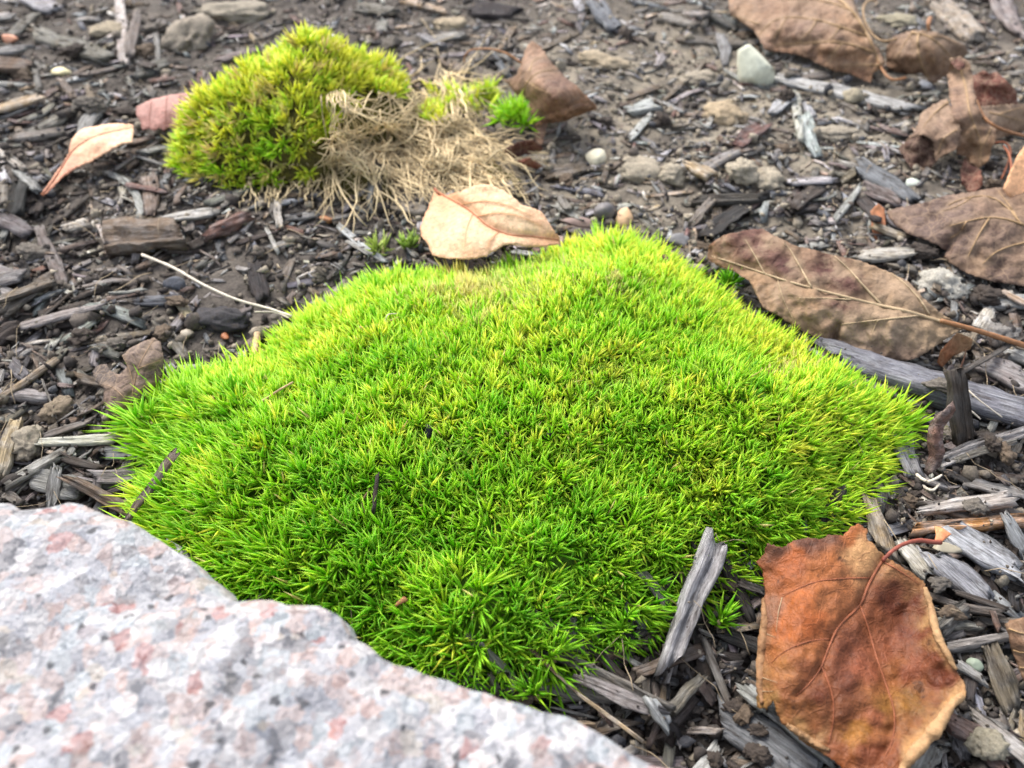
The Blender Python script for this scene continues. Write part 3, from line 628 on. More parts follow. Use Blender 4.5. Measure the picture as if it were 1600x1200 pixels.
# chips one can pick out in the photograph: ends, width (pixels), colour, label, options
HERO = [
 (60, 52, 172, 92, 26, 'mid', 'broad split grey brown chip behind the salmon leaf'),
 (188, -6, 193, 92, 19, 'pale', 'long pale upright chip behind the pink leaf'),
 (218, 26, 204, 88, 16, 'mid', 'grey brown chip leaning beside the long pale upright chip'),
 (244, 58, 247, 95, 10, 'grey', 'short grey chip between the pale upright chip and a clay clod'),
 (-8, 121, 52, 106, 13, 'brown', 'rounded brown chip poking in beyond the salmon leaf'),
 (-10, 184, 68, 164, 14, 'tan', 'flat tan splinter pointing towards the salmon leaf'),
 (55, 104, 61, 142, 10, 'mid', 'slim grey brown chip near the flat tan splinter'),
 (94, 124, 117, 158, 12, 'brown', 'slanted brown chip beyond the salmon leaf tip'),
 (137, 134, 150, 176, 14, 'brown', 'short thick brown chip just behind the salmon leaf'),
 (212, 122, 262, 104, 14, 'mid', 'blocky grey brown chip tucked against the far moss mound'),
 (218, 108, 245, 118, 10, 'dark', 'dark chip behind the pink leaf'),
 (-6, 232, 36, 263, 14, 'pale', 'pale buff chip end to end with a grey block before the salmon leaf'),
 (24, 262, 62, 306, 20, 'grey', 'thick grey block chip before the salmon leaf stem'),
 (155, 257, 221, 352, 13, 'grey', 'long curved grey splinter below the salmon leaf', dict(curve=0.10)),
 (178, 262, 258, 214, 5, 'mid', 'thin twig between the pink leaf and the curved grey splinter'),
 (205, 247, 262, 262, 4, 'grey', 'thin grey straw beside the half dead moss mound'),
 (229, 348, 338, 333, 15, 'pale', 'pale grey chip lying behind the brown grained block'),
 (318, 366, 392, 340, 20, 'red', 'dark reddish brown wedge of wood by the far moss mound'),
 (433, 317, 436, 356, 11, 'pale', 'short whitish chip standing on the soil before the far moss mound'),
 (172, 388, 290, 382, 42, 'brown', 'large brown block of wood with clear grain lines', dict(T=0.013, jag=0.05, taper=0.05)),
 (66, 362, 100, 452, 22, 'mid', 'pinkish grey chip beside the large grained brown block'),
 (88, 348, 132, 306, 13, 'dark', 'dark slanted chip above the pinkish grey chip'),
 (100, 358, 140, 350, 15, 'pale', 'whitish lump of bark beside the curved grey splinter'),
 (200, 290, 266, 312, 10, 'red', 'reddish bark strip close to the pink leaf'),
 (415, 360, 436, 398, 8, 'pale', 'pale slim chip on bare soil near the large moss'),
 (145, 330, 164, 376, 9, 'pale', 'pale chip between the curved splinter and the grained block'),
 (295, 385, 320, 375, 10, 'dark', 'small dark chip touching the grained brown block'),
 (525, 340, 603, 414, 11, 'silver', 'straight silvery stick between the two mosses'),
 (540, 372, 580, 408, 7, 'grey', 'slim grey stick alongside the straight silvery stick'),
 (-8, 476, 84, 436, 15, 'brown', 'brown split chip below the pinkish grey chip'),
 (-8, 436, 42, 434, 20, 'grey', 'grey rough chip above the brown split chip'),
 (4, 498, 66, 452, 20, 'mid', 'rounded grey brown root piece on the soil'),
 (-8, 512, 166, 487, 14, 'grey', 'long tapering grey splinter on the soil'),
 (-10, 532, 35, 520, 18, 'dark', 'dark chip under the long tapering grey splinter'),
 (-14, 640, 92, 566, 8, 'tan', 'round tan twig lying on the soil', dict(T=0.0022, jag=0.02, taper=0.0)),
 (138, 541, 246, 516, 9, 'brown', 'narrow brown splinter behind the dark curled leaf'),
 (150, 548, 188, 556, 16, 'mid', 'flat brown flake behind the dark curled leaf'),
 (246, 500, 294, 560, 20, 'mid', 'grey brown chip leaning against the moss beside the dark curled leaf'),
 (-6, 738, 24, 654, 22, 'tan', 'blunt tan chip standing by the granite boulder', dict(T=0.004)),
 (58, 697, 186, 680, 17, 'pale', 'whitish long chip between the boulder and the dark curled leaf'),
 (70, 692, 148, 656, 13, 'mid', 'rough brown stick behind the whitish long chip'),
 (16, 760, 100, 714, 22, 'grey', 'fibrous grey chip behind the granite boulder'),
 (98, 716, 165, 728, 14, 'dark', 'dark curved bark strip before the whitish long chip', dict(curve=-0.08)),
 (160, 705, 242, 706, 22, 'slate', 'dark bluish chip with pointed end reaching the moss'),
 (150, 755, 228, 738, 22, 'grey', 'layered grey chip reaching under the moss by the boulder'),
 (172, 775, 230, 752, 12, 'dark', 'dark chip under the layered grey chip'),
 (72, 782, 90, 732, 18, 'grey', 'upright grey stub against the granite boulder'),
 (106, 758, 208, 798, 30, 'brown', 'thick ribbed brown chip against the granite boulder', dict(T=0.006)),
 (200, 812, 274, 706, 13, 'brown', 'brown twig crossing the moss edge beside the boulder', dict(z1=14, z2=22)),
 (66, 592, 84, 648, 4, 'mid', 'thin brown straw on the soil near the dark curled leaf'),
 (85, 590, 62, 560, 5, 'dark', 'thin dark twig end above the brown straw'),
 (18, 568, 42, 592, 22, 'slate', 'bluish chip flared at one end on the soil'),
 (40, 790, 8, 775, 16, 'mid', 'knotty brown stub with a round knot beside the boulder'),
 (830, 1012, 1042, 1118, 26, 'mid', 'long grey brown stick between moss and boulder', dict(T=0.006)),
 (900, 1075, 1030, 1130, 24, 'grey', 'split grey chip under the long grey brown stick'),
 (908, 1004, 986, 1062, 16, 'dark', 'dark round stick poking out from under the moss'),
 (822, 1008, 900, 1082, 6, 'tan', 'thin tan straw leaning from the moss onto the stick', dict(z1=14, z2=10)),
 (900, 1082, 1004, 1158, 7, 'tan', 'bent tan straw lying beside the boulder', dict(z1=10, z2=6)),
 (858, 1108, 936, 1118, 6, 'grey', 'thin grey splinter by the boulder edge'),
 (890, 1126, 932, 1132, 8, 'tan', 'short orange tan splinter by the boulder edge'),
 (1106, 884, 1040, 1062, 46, 'silver', 'thick silvery driftwood like chip beside the orange brown leaf', dict(T=0.011, jag=0.10, taper=0.0)),
 (1125, 885, 1185, 965, 20, 'dark', 'dark slat between the silvery thick chip and the orange brown leaf'),
 (1150, 912, 1196, 922, 14, 'mid', 'brown chip tucked behind the orange brown leaf'),
 (1094, 1000, 1150, 1112, 13, 'mid', 'dark greyish stick beneath the lone moss sprig'),
 (1046, 1112, 1100, 1052, 27, 'mid', 'short grey brown chip crossing the end of the thick silvery chip', dict(T=0.004)),
 (1072, 1146, 1124, 1153, 12, 'pale', 'small whitish peg of wood near the boulder'),
 (1128, 1112, 1262, 1230, 70, 'slate', 'broad bluish grey board under the orange brown leaf', dict(T=0.006, jag=0.05)),
 (1160, 1070, 1300, 1190, 34, 'grey', 'grey plank beside the broad bluish board, half under the leaf', dict(T=0.004)),
 (1010, 1090, 1050, 1130, 22, 'silver', 'whitish cracked chip end by the long stick'),
 (1090, 1085, 1115, 1110, 18, 'dark', 'dark bark crumb near the small whitish peg'),
 (1430, 821, 1612, 812, 23, (214, 160, 100), 'orange tan peeled twig with dark marks', dict(T=0.0055, jag=0.05, taper=0.0)),
 (1478, 836, 1592, 906, 40, 'silver', 'silvery grained chip under the peeled twig', dict(T=0.006)),
 (1456, 868, 1556, 940, 36, 'silver', 'wide splintered silvery chip beside the orange brown leaf'),
 (1400, 852, 1442, 908, 24, 'pale', 'buff chip behind the orange brown leaf stem'),
 (1432, 850, 1446, 906, 6, 'silver', 'thin white sliver by the orange brown leaf stem'),
 (1446, 918, 1566, 960, 11, 'mid', 'curved grey twig beside the orange brown leaf', dict(curve=-0.06, T=0.003)),
 (1492, 924, 1578, 948, 12, 'dark', 'dark bark strip behind the curved grey twig'),
 (1462, 996, 1512, 948, 34, 'mid', 'stout ringed chip against the orange brown leaf', dict(T=0.007)),
 (1476, 1014, 1584, 1004, 22, 'grey', 'smooth round grey rod beside the stout ringed chip', dict(T=0.005, jag=0.03, taper=0.05)),
 (1545, 1010, 1592, 1104, 30, 'brown', 'straight grained brown chip under the round grey rod'),
 (1538, 970, 1550, 1000, 10, 'red', 'narrow reddish chip above the round grey rod'),
 (1495, 1035, 1540, 1065, 18, 'silver', 'silvery flake beside the orange brown leaf edge'),
 (1466, 1128, 1570, 1196, 36, 'red', 'reddish brown board under the curled rim of the orange leaf'),
 (1520, 1118, 1612, 1196, 28, 'pale', 'mottled whitish chip beyond the reddish brown board'),
 (1570, 805, 1606, 868, 18, 'silver', 'silvery chip propped on the peeled twig', dict(z1=12, z2=4)),
 (1436, 796, 1584, 779, 22, 'pale', 'flat buff chip behind the peeled twig'),
 (1470, 712, 1612, 676, 27, 'pale', 'long buff chip crossing before the dark stake', dict(T=0.005)),
 (1488, 728, 1580, 706, 12, 'mid', 'thin brown chip under the long buff chip'),
 (1400, 690, 1434, 748, 28, 'silver', 'light grey square cut chip at the moss tip', dict(jag=0.04)),
 (1474, 738, 1606, 746, 14, 'brown', 'rough brown strip below the long buff chip'),
 (1514, 757, 1612, 768, 22, 'grey', 'grey tapered chip below the rough brown strip'),
 (1286, 548, 1640, 672, 44, 'slate', 'long weathered grey plank running under the purple brown leaf', dict(T=0.010, jag=0.12, ridge=0.3)),
 (1312, 572, 1404, 604, 26, 'mid', 'pinkish tan chip between moss and the long weathered plank'),
 (1488, 578, 1502, 690, 27, 'dark', 'dark brown stake standing against the long weathered plank', dict(z1=26, z2=4, T=0.006, jag=0.04, taper=0.0)),
 (1498, 584, 1612, 520, 8, 'mid', 'straight brown twig behind the dark stake', dict(T=0.0022, jag=0.02, taper=0.0, z1=14, z2=6)),
 (1530, 568, 1612, 612, 28, 'grey', 'ridged grey chip behind the long weathered plank'),
 (1572, 548, 1612, 575, 22, 'grey', 'grey chip edge beyond the straight brown twig'),
 (1528, 476, 1612, 482, 22, 'silver', 'whitish flat chip beyond the purple leaf stem'),
 (1526, 464, 1582, 459, 8, 'pale', 'slim pale splinter behind the whitish flat chip'),
 (1566, 455, 1606, 472, 8, 'tan', 'short tan splinter behind the whitish flat chip'),
 (1345, 396, 1424, 394, 20, 'pale', 'whitish chip between the purple leaf and the veined leaf'),
 (1360, 362, 1415, 372, 9, 'tan', 'yellowish twig end touching the veined leaf'),
 (1204, 118, 1424, 172, 17, 'silver', 'long pale stick running below the top brown leaf', dict(T=0.004)),
 (1062, 64, 1184, 76, 8, 'mid', 'slender grey brown stick behind the pale green stone'),
 (1126, 72, 1134, 106, 16, 'grey', 'squarish pinkish grey chip just behind the pale green stone'),
 (1241, 148, 1249, 222, 13, 'pale', 'upright whitish chip in front of the top brown leaf'),
 (1258, 154, 1270, 186, 14, 'silver', 'short whitish chip beside the upright whitish chip'),
 (1204, 176, 1236, 152, 20, 'silver', 'bluish white flake beside the pale green stone'),
 (1150, 232, 1190, 196, 22, 'red', 'reddish square chip amid the clay clods'),
 (1228, 284, 1302, 291, 14, 'silver', 'bluish white chip before the clay clods'),
 (1338, 264, 1424, 322, 28, 'slate', 'dark ridged grey chip by the crumpled leaf'),
 (1346, 288, 1402, 322, 18, 'mid', 'brown split chip lying on the dark ridged chip'),
 (1304, 342, 1342, 300, 12, 'grey', 'slanted grey chip beside the brown split chip'),
 (1094, 374, 1172, 322, 28, 'charcoal', 'dark grey rough bark piece behind the purple brown leaf'),
 (1072, 255, 1112, 274, 18, 'tan', 'tan block of wood amid the clay clods'),
 (1464, 6, 1524, 62, 30, (150, 132, 122), 'smooth pinkish brown bark plate behind the crumpled leaf'),
 (1560, 0, 1590, 60, 26, 'grey', 'grey upright chip behind the crumpled leaf'),
 (928, 8, 962, 46, 24, 'slate', 'dark slate coloured block behind the rolled leaf'),
 (738, 20, 804, 26, 18, 'charcoal', 'blackish flat chip behind the half dead moss'),
 (976, 160, 1030, 128, 10, 'brown', 'slanted brown chip beside the rolled leaf'),
 (1036, 152, 1104, 98, 9, 'brown', 'long slanted brown splinter behind the clay clods'),
 (982, 218, 1016, 190, 13, 'silver', 'whitish chip in front of the rolled leaf'),
 (978, 178, 1024, 172, 16, 'silver', 'whitish rounded flake in front of the rolled leaf'),
 (900, 48, 840, 80, 9, 'brown', 'brown stick behind the rolled leaf'),
 (780, 84, 802, 34, 10, 'brown', 'upright brown splinter behind the rolled leaf stem'),
 (1010, 305, 1085, 296, 5, 'tan', 'thin bent tan straw before the clay clods'),
 (1030, 20, 1085, 45, 12, 'mid', 'grey brown chip behind the slender stick'),
 (1095, 135, 1140, 130, 8, 'grey', 'thin grey chip beside the pale green stone'),
 (560, 8, 620, 22, 14, 'mid', 'grey brown chip beyond the moss mound crest'),
 (640, 6, 700, 20, 10, 'tan', 'pale tan chip beyond the moss mound'),
 (10, 60, 60, 20, 12, 'mid', 'grey brown splinter in the far mulch beyond the flat tan splinter'),
 (50, 5, 85, 20, 22, 'silver', 'bluish white flake in the far mulch'),
]
def add_hero(h):
    x1, y1, x2, y2, w, c, lab = h[:7]; kw = dict(h[7]) if len(h) > 7 else {}
    Tt = kw.pop('T', None); z1 = kw.pop('z1', None); z2 = kw.pop('z2', None)
    z0 = HM[hm_idx(*at((x1+x2)/2, (y1+y2)/2, 0.003)[:2])]; z0 = min(z0, 0.012)
    za, zb = (z0 + 0.001, z0 + 0.001) if z1 is None else (z1*1e-3, z2*1e-3)
    A = at(x1, y1, za); B = at(x2, y2, zb); D = B - A; L = np.linalg.norm(D); D = D/L
    pd = np.array([-(y2-y1), x2-x1], float); pd /= np.linalg.norm(pd); mx_, my_ = (x1+x2)/2, (y1+y2)/2; zm = (za+zb)/2
    off = at(mx_ + pd[0]*w/2, my_ + pd[1]*w/2, zm) - at(mx_ - pd[0]*w/2, my_ - pd[1]*w/2, zm)
    W = np.linalg.norm(off - D*(D @ off))
    hor = abs(D[0])
    if Tt is None: Tt = np.clip(W*0.38, 0.0012, 0.005)
    W = max(W - 0.5*Tt*hor, W*0.62)*1.08 if W > 0.003 else W*0.85
    rgh = np.random.default_rng(int(abs(x1)*31 + abs(y1)*7 + w)); n = int(np.clip(L/0.004, 6, 16)); m = 12 if w > 16 else 8
    kw.setdefault('jag', 0.3); M = None
    if z1 is not None:
        ez = np.array([0, -0.45, 1.0]) if abs(D[2]) > 0.3 else np.array([0, 0, 1.0]); ey = np.cross(ez, D); ey /= np.linalg.norm(ey); M = np.eye(4); M[:3, 0] = D; M[:3, 1] = ey; M[:3, 2] = np.cross(D, ey); M[:3, 3] = (A+B)/2
    thin = w <= 8
    add_chip((A[0]+B[0])/2, (A[1]+B[1])/2, math.atan2(D[1], D[0]), L, W, Tt, c, lab, None, rgh, n, m, 'twig' if thin or 'twig' in lab else 'wood_chip', 'twig' if thin or 'twig' in lab else 'wood chip', M=M, **kw)
# big ones first so that small ones lie on them
for h in sorted(HERO, key=lambda h: -h[4]*math.hypot(h[0]-h[2], h[1]-h[3])): add_hero(h)

# ------------------------------------------------------------------ soil crumbs, pebbles, clods
def ico(sub):
    import bmesh
    b = bmesh.new(); bmesh.ops.create_icosphere(b, subdivisions=sub, radius=1.0); V = np.array([v.co[:] for v in b.verts]); F = np.array([[v.index for v in f.verts] for f in b.faces]); b.free(); return V, F
I1, I3, I4 = ico(1), ico(3), ico(4)
rg = np.random.default_rng(33); sp = free_spots(13000, rg, 60, True); N_ = len(sp); sp = np.array(sp)
r = np.clip(rg.lognormal(math.log(0.0008), 0.55, N_), 0.00035, 0.0036)*(1 + 0.5*bare(sp[:, 2], sp[:, 3])); iy, ix = hm_idx(sp[:, 0], sp[:, 1])
gz = ground_z(sp[:, 0], sp[:, 1]); top = HM[iy, ix]; zz = np.where((rg.random(N_) < 0.4) & (r < 0.0006), top, np.minimum(top, gz + 0.003)) + r*0.25
dirs = I1[0]; dv = dirs[None]*(1 + rg.normal(0, 0.28, (N_, len(dirs), 1)))*rg.uniform(0.7, 1.2, (N_, 1, 3))*r[:, None, None]
V = (dv + np.stack([sp[:, 0], sp[:, 1], zz], -1)[:, None]).reshape(-1, 3); F = (I1[1][None] + (np.arange(N_)*len(dirs))[:, None, None]).reshape(-1, 3)
cc = srgb(np.array([(58, 53, 50), (80, 73, 67), (104, 96, 86), (136, 127, 112), (70, 70, 73), (190, 184, 172)]))
ci = rg.choice(6, N_, p=[.34, .28, .16, .10, .09, .03]); ci[(ci == 5) & (r > 0.0012)] = 3
pale_ = (sp[:, 2] > 850) & (sp[:, 3] < 400) & (ci < 3) & (rg.random(N_) < 0.6); ci[pale_] = 3
cl = cc[ci]*rg.uniform(0.8, 1.2, (N_, 1))
tag(link('soil_crumbs', mesh_np('soil_crumbs', V, F, CRUMB, dict(col=np.repeat(cl, len(dirs), 0)))), 'loose crumbs of dark soil and grit', 'soil', kind='stuff')

def stone(px, py, w, h, col, label, name='pebble', cat='pebble', rough=0.10, mat=None, flat=0.75, sub=3, sharp=0.6, dz=0.0):
    rgs = np.random.default_rng(int(px*13 + py)); c = at(px, py, 0.003); z0 = HM[hm_idx(c[0], c[1])]; z0 = z0 if inside(MOSS, c[0], c[1]) else min(z0, 0.014)
    c = at(px, py, z0); sc = np.linalg.norm(c - CAMP)/FPX; a = w/2*sc; b = h/2*sc
    V, F = (I3 if sub == 3 else I4); rough = rough*0.85 if mat is CRUMB else rough; o = rgs.uniform(0, 99, 3)
    rr = 1 + rough*2.0*noise3(V*1.3 + o) + rough*1.2*noise3(V*3.1 + o) + rough*0.8*noise3(V*7 + o) + (rough*0.7*noise3(V*14 + o) if mat is CRUMB else 0)
    V = V*rr[:, None]
    if sharp and mat is not CRUMB:
        for _ in range(10):
            nrm = rgs.normal(size=3); nrm /= np.linalg.norm(nrm); dd = V @ nrm; lim = rgs.uniform(0.35, 0.75); V = V - np.clip(dd - lim, 0, None)[:, None]*nrm*sharp
    V = V*np.array([a, b*1.05, b*flat])
    ang = rgs.uniform(-0.3, 0.3); R = np.array([[math.cos(ang), -math.sin(ang), 0], [math.sin(ang), math.cos(ang), 0], [0, 0, 1]]); V = V @ R.T
    c2 = np.array([c[0], c[1], z0 + b*flat*(0.05 if mat is CRUMB else 0.2) + dz]); cl = np.tile(srgb(col), (len(V), 1))
    return tag(link(name, mesh_np(name, V, F, mat or STONE, dict(col=cl), True), loc=c2), label, cat)
CL = (140, 131, 115)
for a in [(1174, 124, 66, 66, (190, 190, 170), 'pale green white stone standing in the mulch', 'pebble', 'pebble', 0.06, None, 1.05, 4, 0.85, 0.004),
          (930, 250, 38, 36, (205, 196, 170), 'cream pebble before the rolled leaf', 'pebble', 'pebble', 0.06, None, 0.8, 3, 0.5),
          (974, 342, 30, 40, (196, 160, 122), 'round tan pebble at the back edge of the moss', 'pebble', 'pebble', 0.05, None, 0.9),
          (945, 336, 34, 42, (92, 88, 88), 'dark grey pebble beside the round tan pebble', 'pebble', 'pebble', 0.08, None, 0.8),
          (908, 348, 66, 24, (120, 100, 92), 'long pinkish grey stone behind the moss', 'pebble', 'pebble', 0.12, None, 0.7),
          (511, 345, 26, 20, (160, 112, 76), 'small orange brown pebble near the silvery stick', 'pebble', 'pebble', 0.05),
          (99, 114, 32, 16, (206, 194, 150), 'small cream yellow stone in the far mulch', 'pebble', 'pebble', 0.08),
          (16, 62, 24, 20, (200, 142, 112), 'small apricot pebble in the far mulch', 'pebble', 'pebble', 0.06),
          (340, 503, 100, 42, (58, 56, 58), 'black burnt lump of wood beside the moss', 'charcoal_lump', 'charcoal', 0.16, CRUMB, 0.8, 4),
          (293, 525, 22, 24, (142, 132, 116), 'grey buff pebble by the black burnt lump', 'pebble', 'pebble', 0.08),
          (352, 527, 14, 15, (150, 92, 56), 'round orange brown seed by the moss edge', 'seed', 'seed', 0.03),
          (275, 446, 32, 26, (82, 84, 90), 'grey lump of soil under the white twig', 'soil_clod', 'clod', 0.14, CRUMB),
          (1480, 858, 56, 22, (136, 128, 110), 'flat buff stone under the peeled twig', 'pebble', 'pebble', 0.12, None, 0.5, 3, 0.6),
          (1570, 872, 40, 36, (92, 96, 96), 'flat slate grey stone beside the peeled twig', 'pebble', 'pebble', 0.10, None, 0.4, 3, 0.9),
          (1522, 1040, 24, 18, (118, 128, 112), 'small green grey pebble by the orange leaf rim', 'pebble', 'pebble', 0.05),
          (1428, 288, 30, 18, (186, 192, 180), 'pale greenish chip of stone by the crumpled leaf', 'pebble', 'pebble', 0.07, None, 0.7, 3, 0.6),
          (1442, 134, 22, 16, (190, 186, 182), 'small white stone under the cupped leaf', 'pebble', 'pebble', 0.06),
          (670, 676, 16, 22, (34, 34, 40), 'shiny black crumb sunk in the moss', 'soil_clod', 'clod', 0.2, CRUMB, 1.0),
          (860, 678, 10, 11, (40, 38, 42), 'tiny black crumb on the moss', 'soil_clod', 'clod', 0.2, CRUMB, 1.0),
          (1000, 268, 90, 58, CL, 'large pale clay clod before the cream pebble', 'clay_clod', 'clod', 0.18, CRUMB, 0.6, 4),
          (1048, 274, 46, 40, CL, 'rounded clay clod touching the large pale clod', 'clay_clod', 'clod', 0.18, CRUMB, 0.6, 4),
          (1160, 268, 40, 40, CL, 'clay clod before the reddish square chip', 'clay_clod', 'clod', 0.2, CRUMB, 0.7, 4),
          (1198, 284, 54, 50, CL, 'crumbling clay clod by the bluish white chip', 'clay_clod', 'clod', 0.22, CRUMB, 0.6, 4),
          (1095, 125, 74, 46, (136, 127, 112), 'mossy looking clay clod beside the pale green stone', 'clay_clod', 'clod', 0.2, CRUMB, 0.5, 4),
          (1135, 180, 60, 56, (146, 130, 106), 'ochre clay clod in front of the pale green stone', 'clay_clod', 'clod', 0.2, CRUMB, 0.5, 4),
          (940, 96, 68, 36, (144, 131, 110), 'ochre clod behind the rolled leaf', 'clay_clod', 'clod', 0.2, CRUMB, 0.5, 4),
          (700, 38, 50, 30, (144, 131, 110), 'ochre clod behind the half dead moss', 'clay_clod', 'clod', 0.2, CRUMB, 0.5, 4),
          (300, 62, 66, 72, (128, 119, 106), 'big clay clod behind the far moss mound', 'clay_clod', 'clod', 0.2, CRUMB, 0.6, 4),
          (370, 22, 96, 46, (132, 124, 110), 'wide clay clod beyond the far moss mound crest', 'clay_clod', 'clod', 0.2, CRUMB, 0.5, 4),
          (170, 48, 40, 30, (140, 129, 110), 'clay clod between two far chips', 'clay_clod', 'clod', 0.2, CRUMB, 0.5, 4),
          (1410, 36, 56, 34, (134, 127, 108), 'olive clay clod behind the cupped leaf', 'clay_clod', 'clod', 0.2, CRUMB, 0.5, 4),
          (1310, 210, 70, 34, (130, 122, 108), 'greyish clod in front of the top brown leaf', 'clay_clod', 'clod', 0.2, CRUMB, 0.4, 4),
          (1335, 150, 24, 26, (136, 128, 110), 'yellow green lump below the top brown leaf', 'clay_clod', 'clod', 0.2, CRUMB, 0.8),
          (1470, 445, 60, 50, (150, 146, 136), 'whitish crumbling clod behind the purple brown leaf', 'clay_clod', 'clod', 0.25, CRUMB, 0.6, 4),
          (1560, 520, 60, 34, (108, 104, 100), 'grey clod beyond the purple leaf stem', 'clay_clod', 'clod', 0.2, CRUMB, 0.5, 4),
          (1545, 1165, 50, 34, (130, 123, 106), 'yellowish clod on the reddish brown board', 'clay_clod', 'clod', 0.2, CRUMB, 0.5, 4),
          (40, 690, 40, 50, (128, 120, 106), 'crusty clay clod beside the blunt tan chip', 'clay_clod', 'clod', 0.25, CRUMB, 0.5, 4),
          (92, 642, 40, 40, (112, 100, 84), 'brown clod near the dark curled leaf', 'clay_clod', 'clod', 0.2, CRUMB, 0.6, 4),
          (1055, 378, 50, 26, (104, 102, 102), 'grey stone at the back corner of the moss', 'pebble', 'pebble', 0.12, None, 0.7),
          (500, 432, 40, 30, (120, 112, 100), 'grey clod at the back edge of the moss', 'clay_clod', 'clod', 0.2, CRUMB, 0.7, 4)]:
    stone(*a)
for i in range(70):
    (cx, cy, qx_, qy_), = free_spots(1, rg, 0)
    dk = i % 3; nm = ('dark soil clod', 'brown soil clod', 'grey soil clod')[dk]
    o = stone(qx_, qy_, rg.uniform(16, 40), rg.uniform(12, 28), ((58, 51, 46), (86, 74, 62), (92, 86, 79))[dk], f'small {nm} lying {zone(qx_, qy_)}', 'soil_clod', 'clod', 0.30, CRUMB, 0.6, 4)
    o['group'] = f'{nm}s {zone(qx_, qy_)}'

# ------------------------------------------------------------------ fallen leaves
def tps(ctrl):
    c = np.array(ctrl, float); X = c[:, :2]/100; n = len(X)
    def U(r): return np.where(r > 1e-9, r*r*np.log(r + 1e-12), 0)
    K = U(np.linalg.norm(X[:, None] - X[None], axis=-1)) + np.eye(n)*0.004
    P = np.column_stack([np.ones(n), X]); A = np.block([[K, P], [P.T, np.zeros((3, 3))]])
    s = np.linalg.solve(A, np.r_[c[:, 2], 0, 0, 0])
    def f(px, py):
        q = np.stack([px, py], -1)/100; r = np.linalg.norm(q[..., None, :] - X, axis=-1)
        return U(r) @ s[:n] + s[n] + q[..., 0]*s[n+1] + q[..., 1]*s[n+2]
    return f
def blade(name, outline, zc, cols, mat, parent, veins=(), sp=5.0, serr=0.0, wr=0.5, crease=(), th=0.00028, label=None, seed=1):
    """one leaf sheet. zc: (px,py,mm) heights; cols: (px,py,(r,g,b)); crease: (polyline, mm, width px) folds the sheet along a line"""
    rgl = np.random.default_rng(seed); o = np.array(outline, float); pts = []
    for a, b in zip(o, np.roll(o, -1, 0)):
        n = max(1, int(round(np.linalg.norm(b-a)/(sp*0.8)))); pts += [a + (b-a)*k/n for k in range(n)]
    pts = np.array(pts); tn = np.roll(pts, -1, 0) - np.roll(pts, 1, 0); tn = np.stack([tn[:, 1], -tn[:, 0]], -1); tn /= np.linalg.norm(tn, axis=1)[:, None] + 1e-9
    pts = pts + tn*(serr*rgl.uniform(-1, 1, len(pts)))[:, None]
    lo, hi = o.min(0), o.max(0); x, y = np.meshgrid(np.arange(lo[0], hi[0], sp), np.arange(lo[1], hi[1], sp*0.866)); x = (x + (np.arange(x.shape[0]) % 2)[:, None]*sp/2).ravel(); y = y.ravel()
    k = inside(pts, x, y); x, y = x[k], y[k]; k = edge_dist(pts, x, y) > sp*0.45; x, y = x[k], y[k]
    P2 = np.vstack([pts, np.stack([x, y], -1)]); n = len(pts)
    cv, ce, cf, *_ = delaunay_2d_cdt([Vector(q) for q in P2], [(i, (i+1) % n) for i in range(n)], [], 1, 1e-6)
    cv = np.array([tuple(v) for v in cv]); F = np.array([tuple(f) for f in cf])
    f0 = tps(zc)
    def zf(px, py):
        z = f0(px, py) + wr*(fbm2(px/38, py/38, 3, seed*3.3) + 1.1*(0.35 - np.abs(fbm2(px/30, py/30, 3, seed*9.1 + 4))))
        for line, amp, w in crease:
            z = z + amp*np.exp(-(edge_dist(smooth_line(line, 24), px, py, False)/w)**2)
        return np.maximum(z, 0.8)*1e-3
    z = zf(cv[:, 0], cv[:, 1]); W3 = at(cv[:, 0], cv[:, 1], z)
    vein = np.zeros(len(cv))
    for line, w0 in veins:
        d = edge_dist(smooth_line(line, 26), cv[:, 0], cv[:, 1], False); vein = np.maximum(vein, 0.6*np.exp(-(d/(2.6 + w0))**2))
    cx = np.array([c[:2] for c in cols], float); cc = srgb(np.array([c[2] for c in cols]))
    wp = cv + np.stack([fbm2(cv[:, 0]/24, cv[:, 1]/24, 3, seed*5.1), fbm2(cv[:, 0]/24, cv[:, 1]/24, 3, seed*7.7 + 50)], -1)*11
    w = 1/(np.linalg.norm(wp[:, None] - cx[None], axis=-1)**2 + 40)**1.9; cl = (w @ cc)/w.sum(1)[:, None]
    org = np.array(parent.location)
    o_ = link(name, mesh_np(name, W3 - org, F[:, ::-1] if F.size else F, mat, dict(col=cl, vein=vein, lc=W3 + seed), True), parent)
    m = o_.modifiers.new('thickness', 'SOLIDIFY'); m.thickness = th; m.offset = 0
    if label: o_['label'] = label
    global LASTB; LASTB = (o_, org)
    return o_, zf
def veins_geo(lines, zf, mat, parent, mm=1.0, lift=0.0004):
    for line, w in lines:
        p = smooth_line(line, 22); z = zf(p[:, 0], p[:, 1]) + lift; P = at(p[:, 0], p[:, 1], z); sc = np.linalg.norm(P[0] - CAMP)/FPX
        v, f = tube(P, np.linspace(1, 0.3, len(P))*w*0.46*sc, 6, 0.8); link('vein', mesh_np('vein', v - LASTB[1], f, mat, smooth=True), LASTB[0])
def stalk(pts, r0, r1, mat, parent, name='leaf_stalk'):
    """pts (px,py,mm); radii in mm"""
    p = smooth_line(np.array(pts, float), 30); P = at(p[:, 0], p[:, 1], p[:, 2]*1e-3)
    v, f = tube(P, np.linspace(r0, r1, 30)*1e-3*(1 + 0.06*np.sin(np.arange(30)*1.7)), 8); return link(name, mesh_np(name, v - np.array(parent.location), f, mat, smooth=True), parent)
def leaf_root(name, pxy, z, label): return tag(empty(name, at(pxy[0], pxy[1], z)), label, 'leaf')

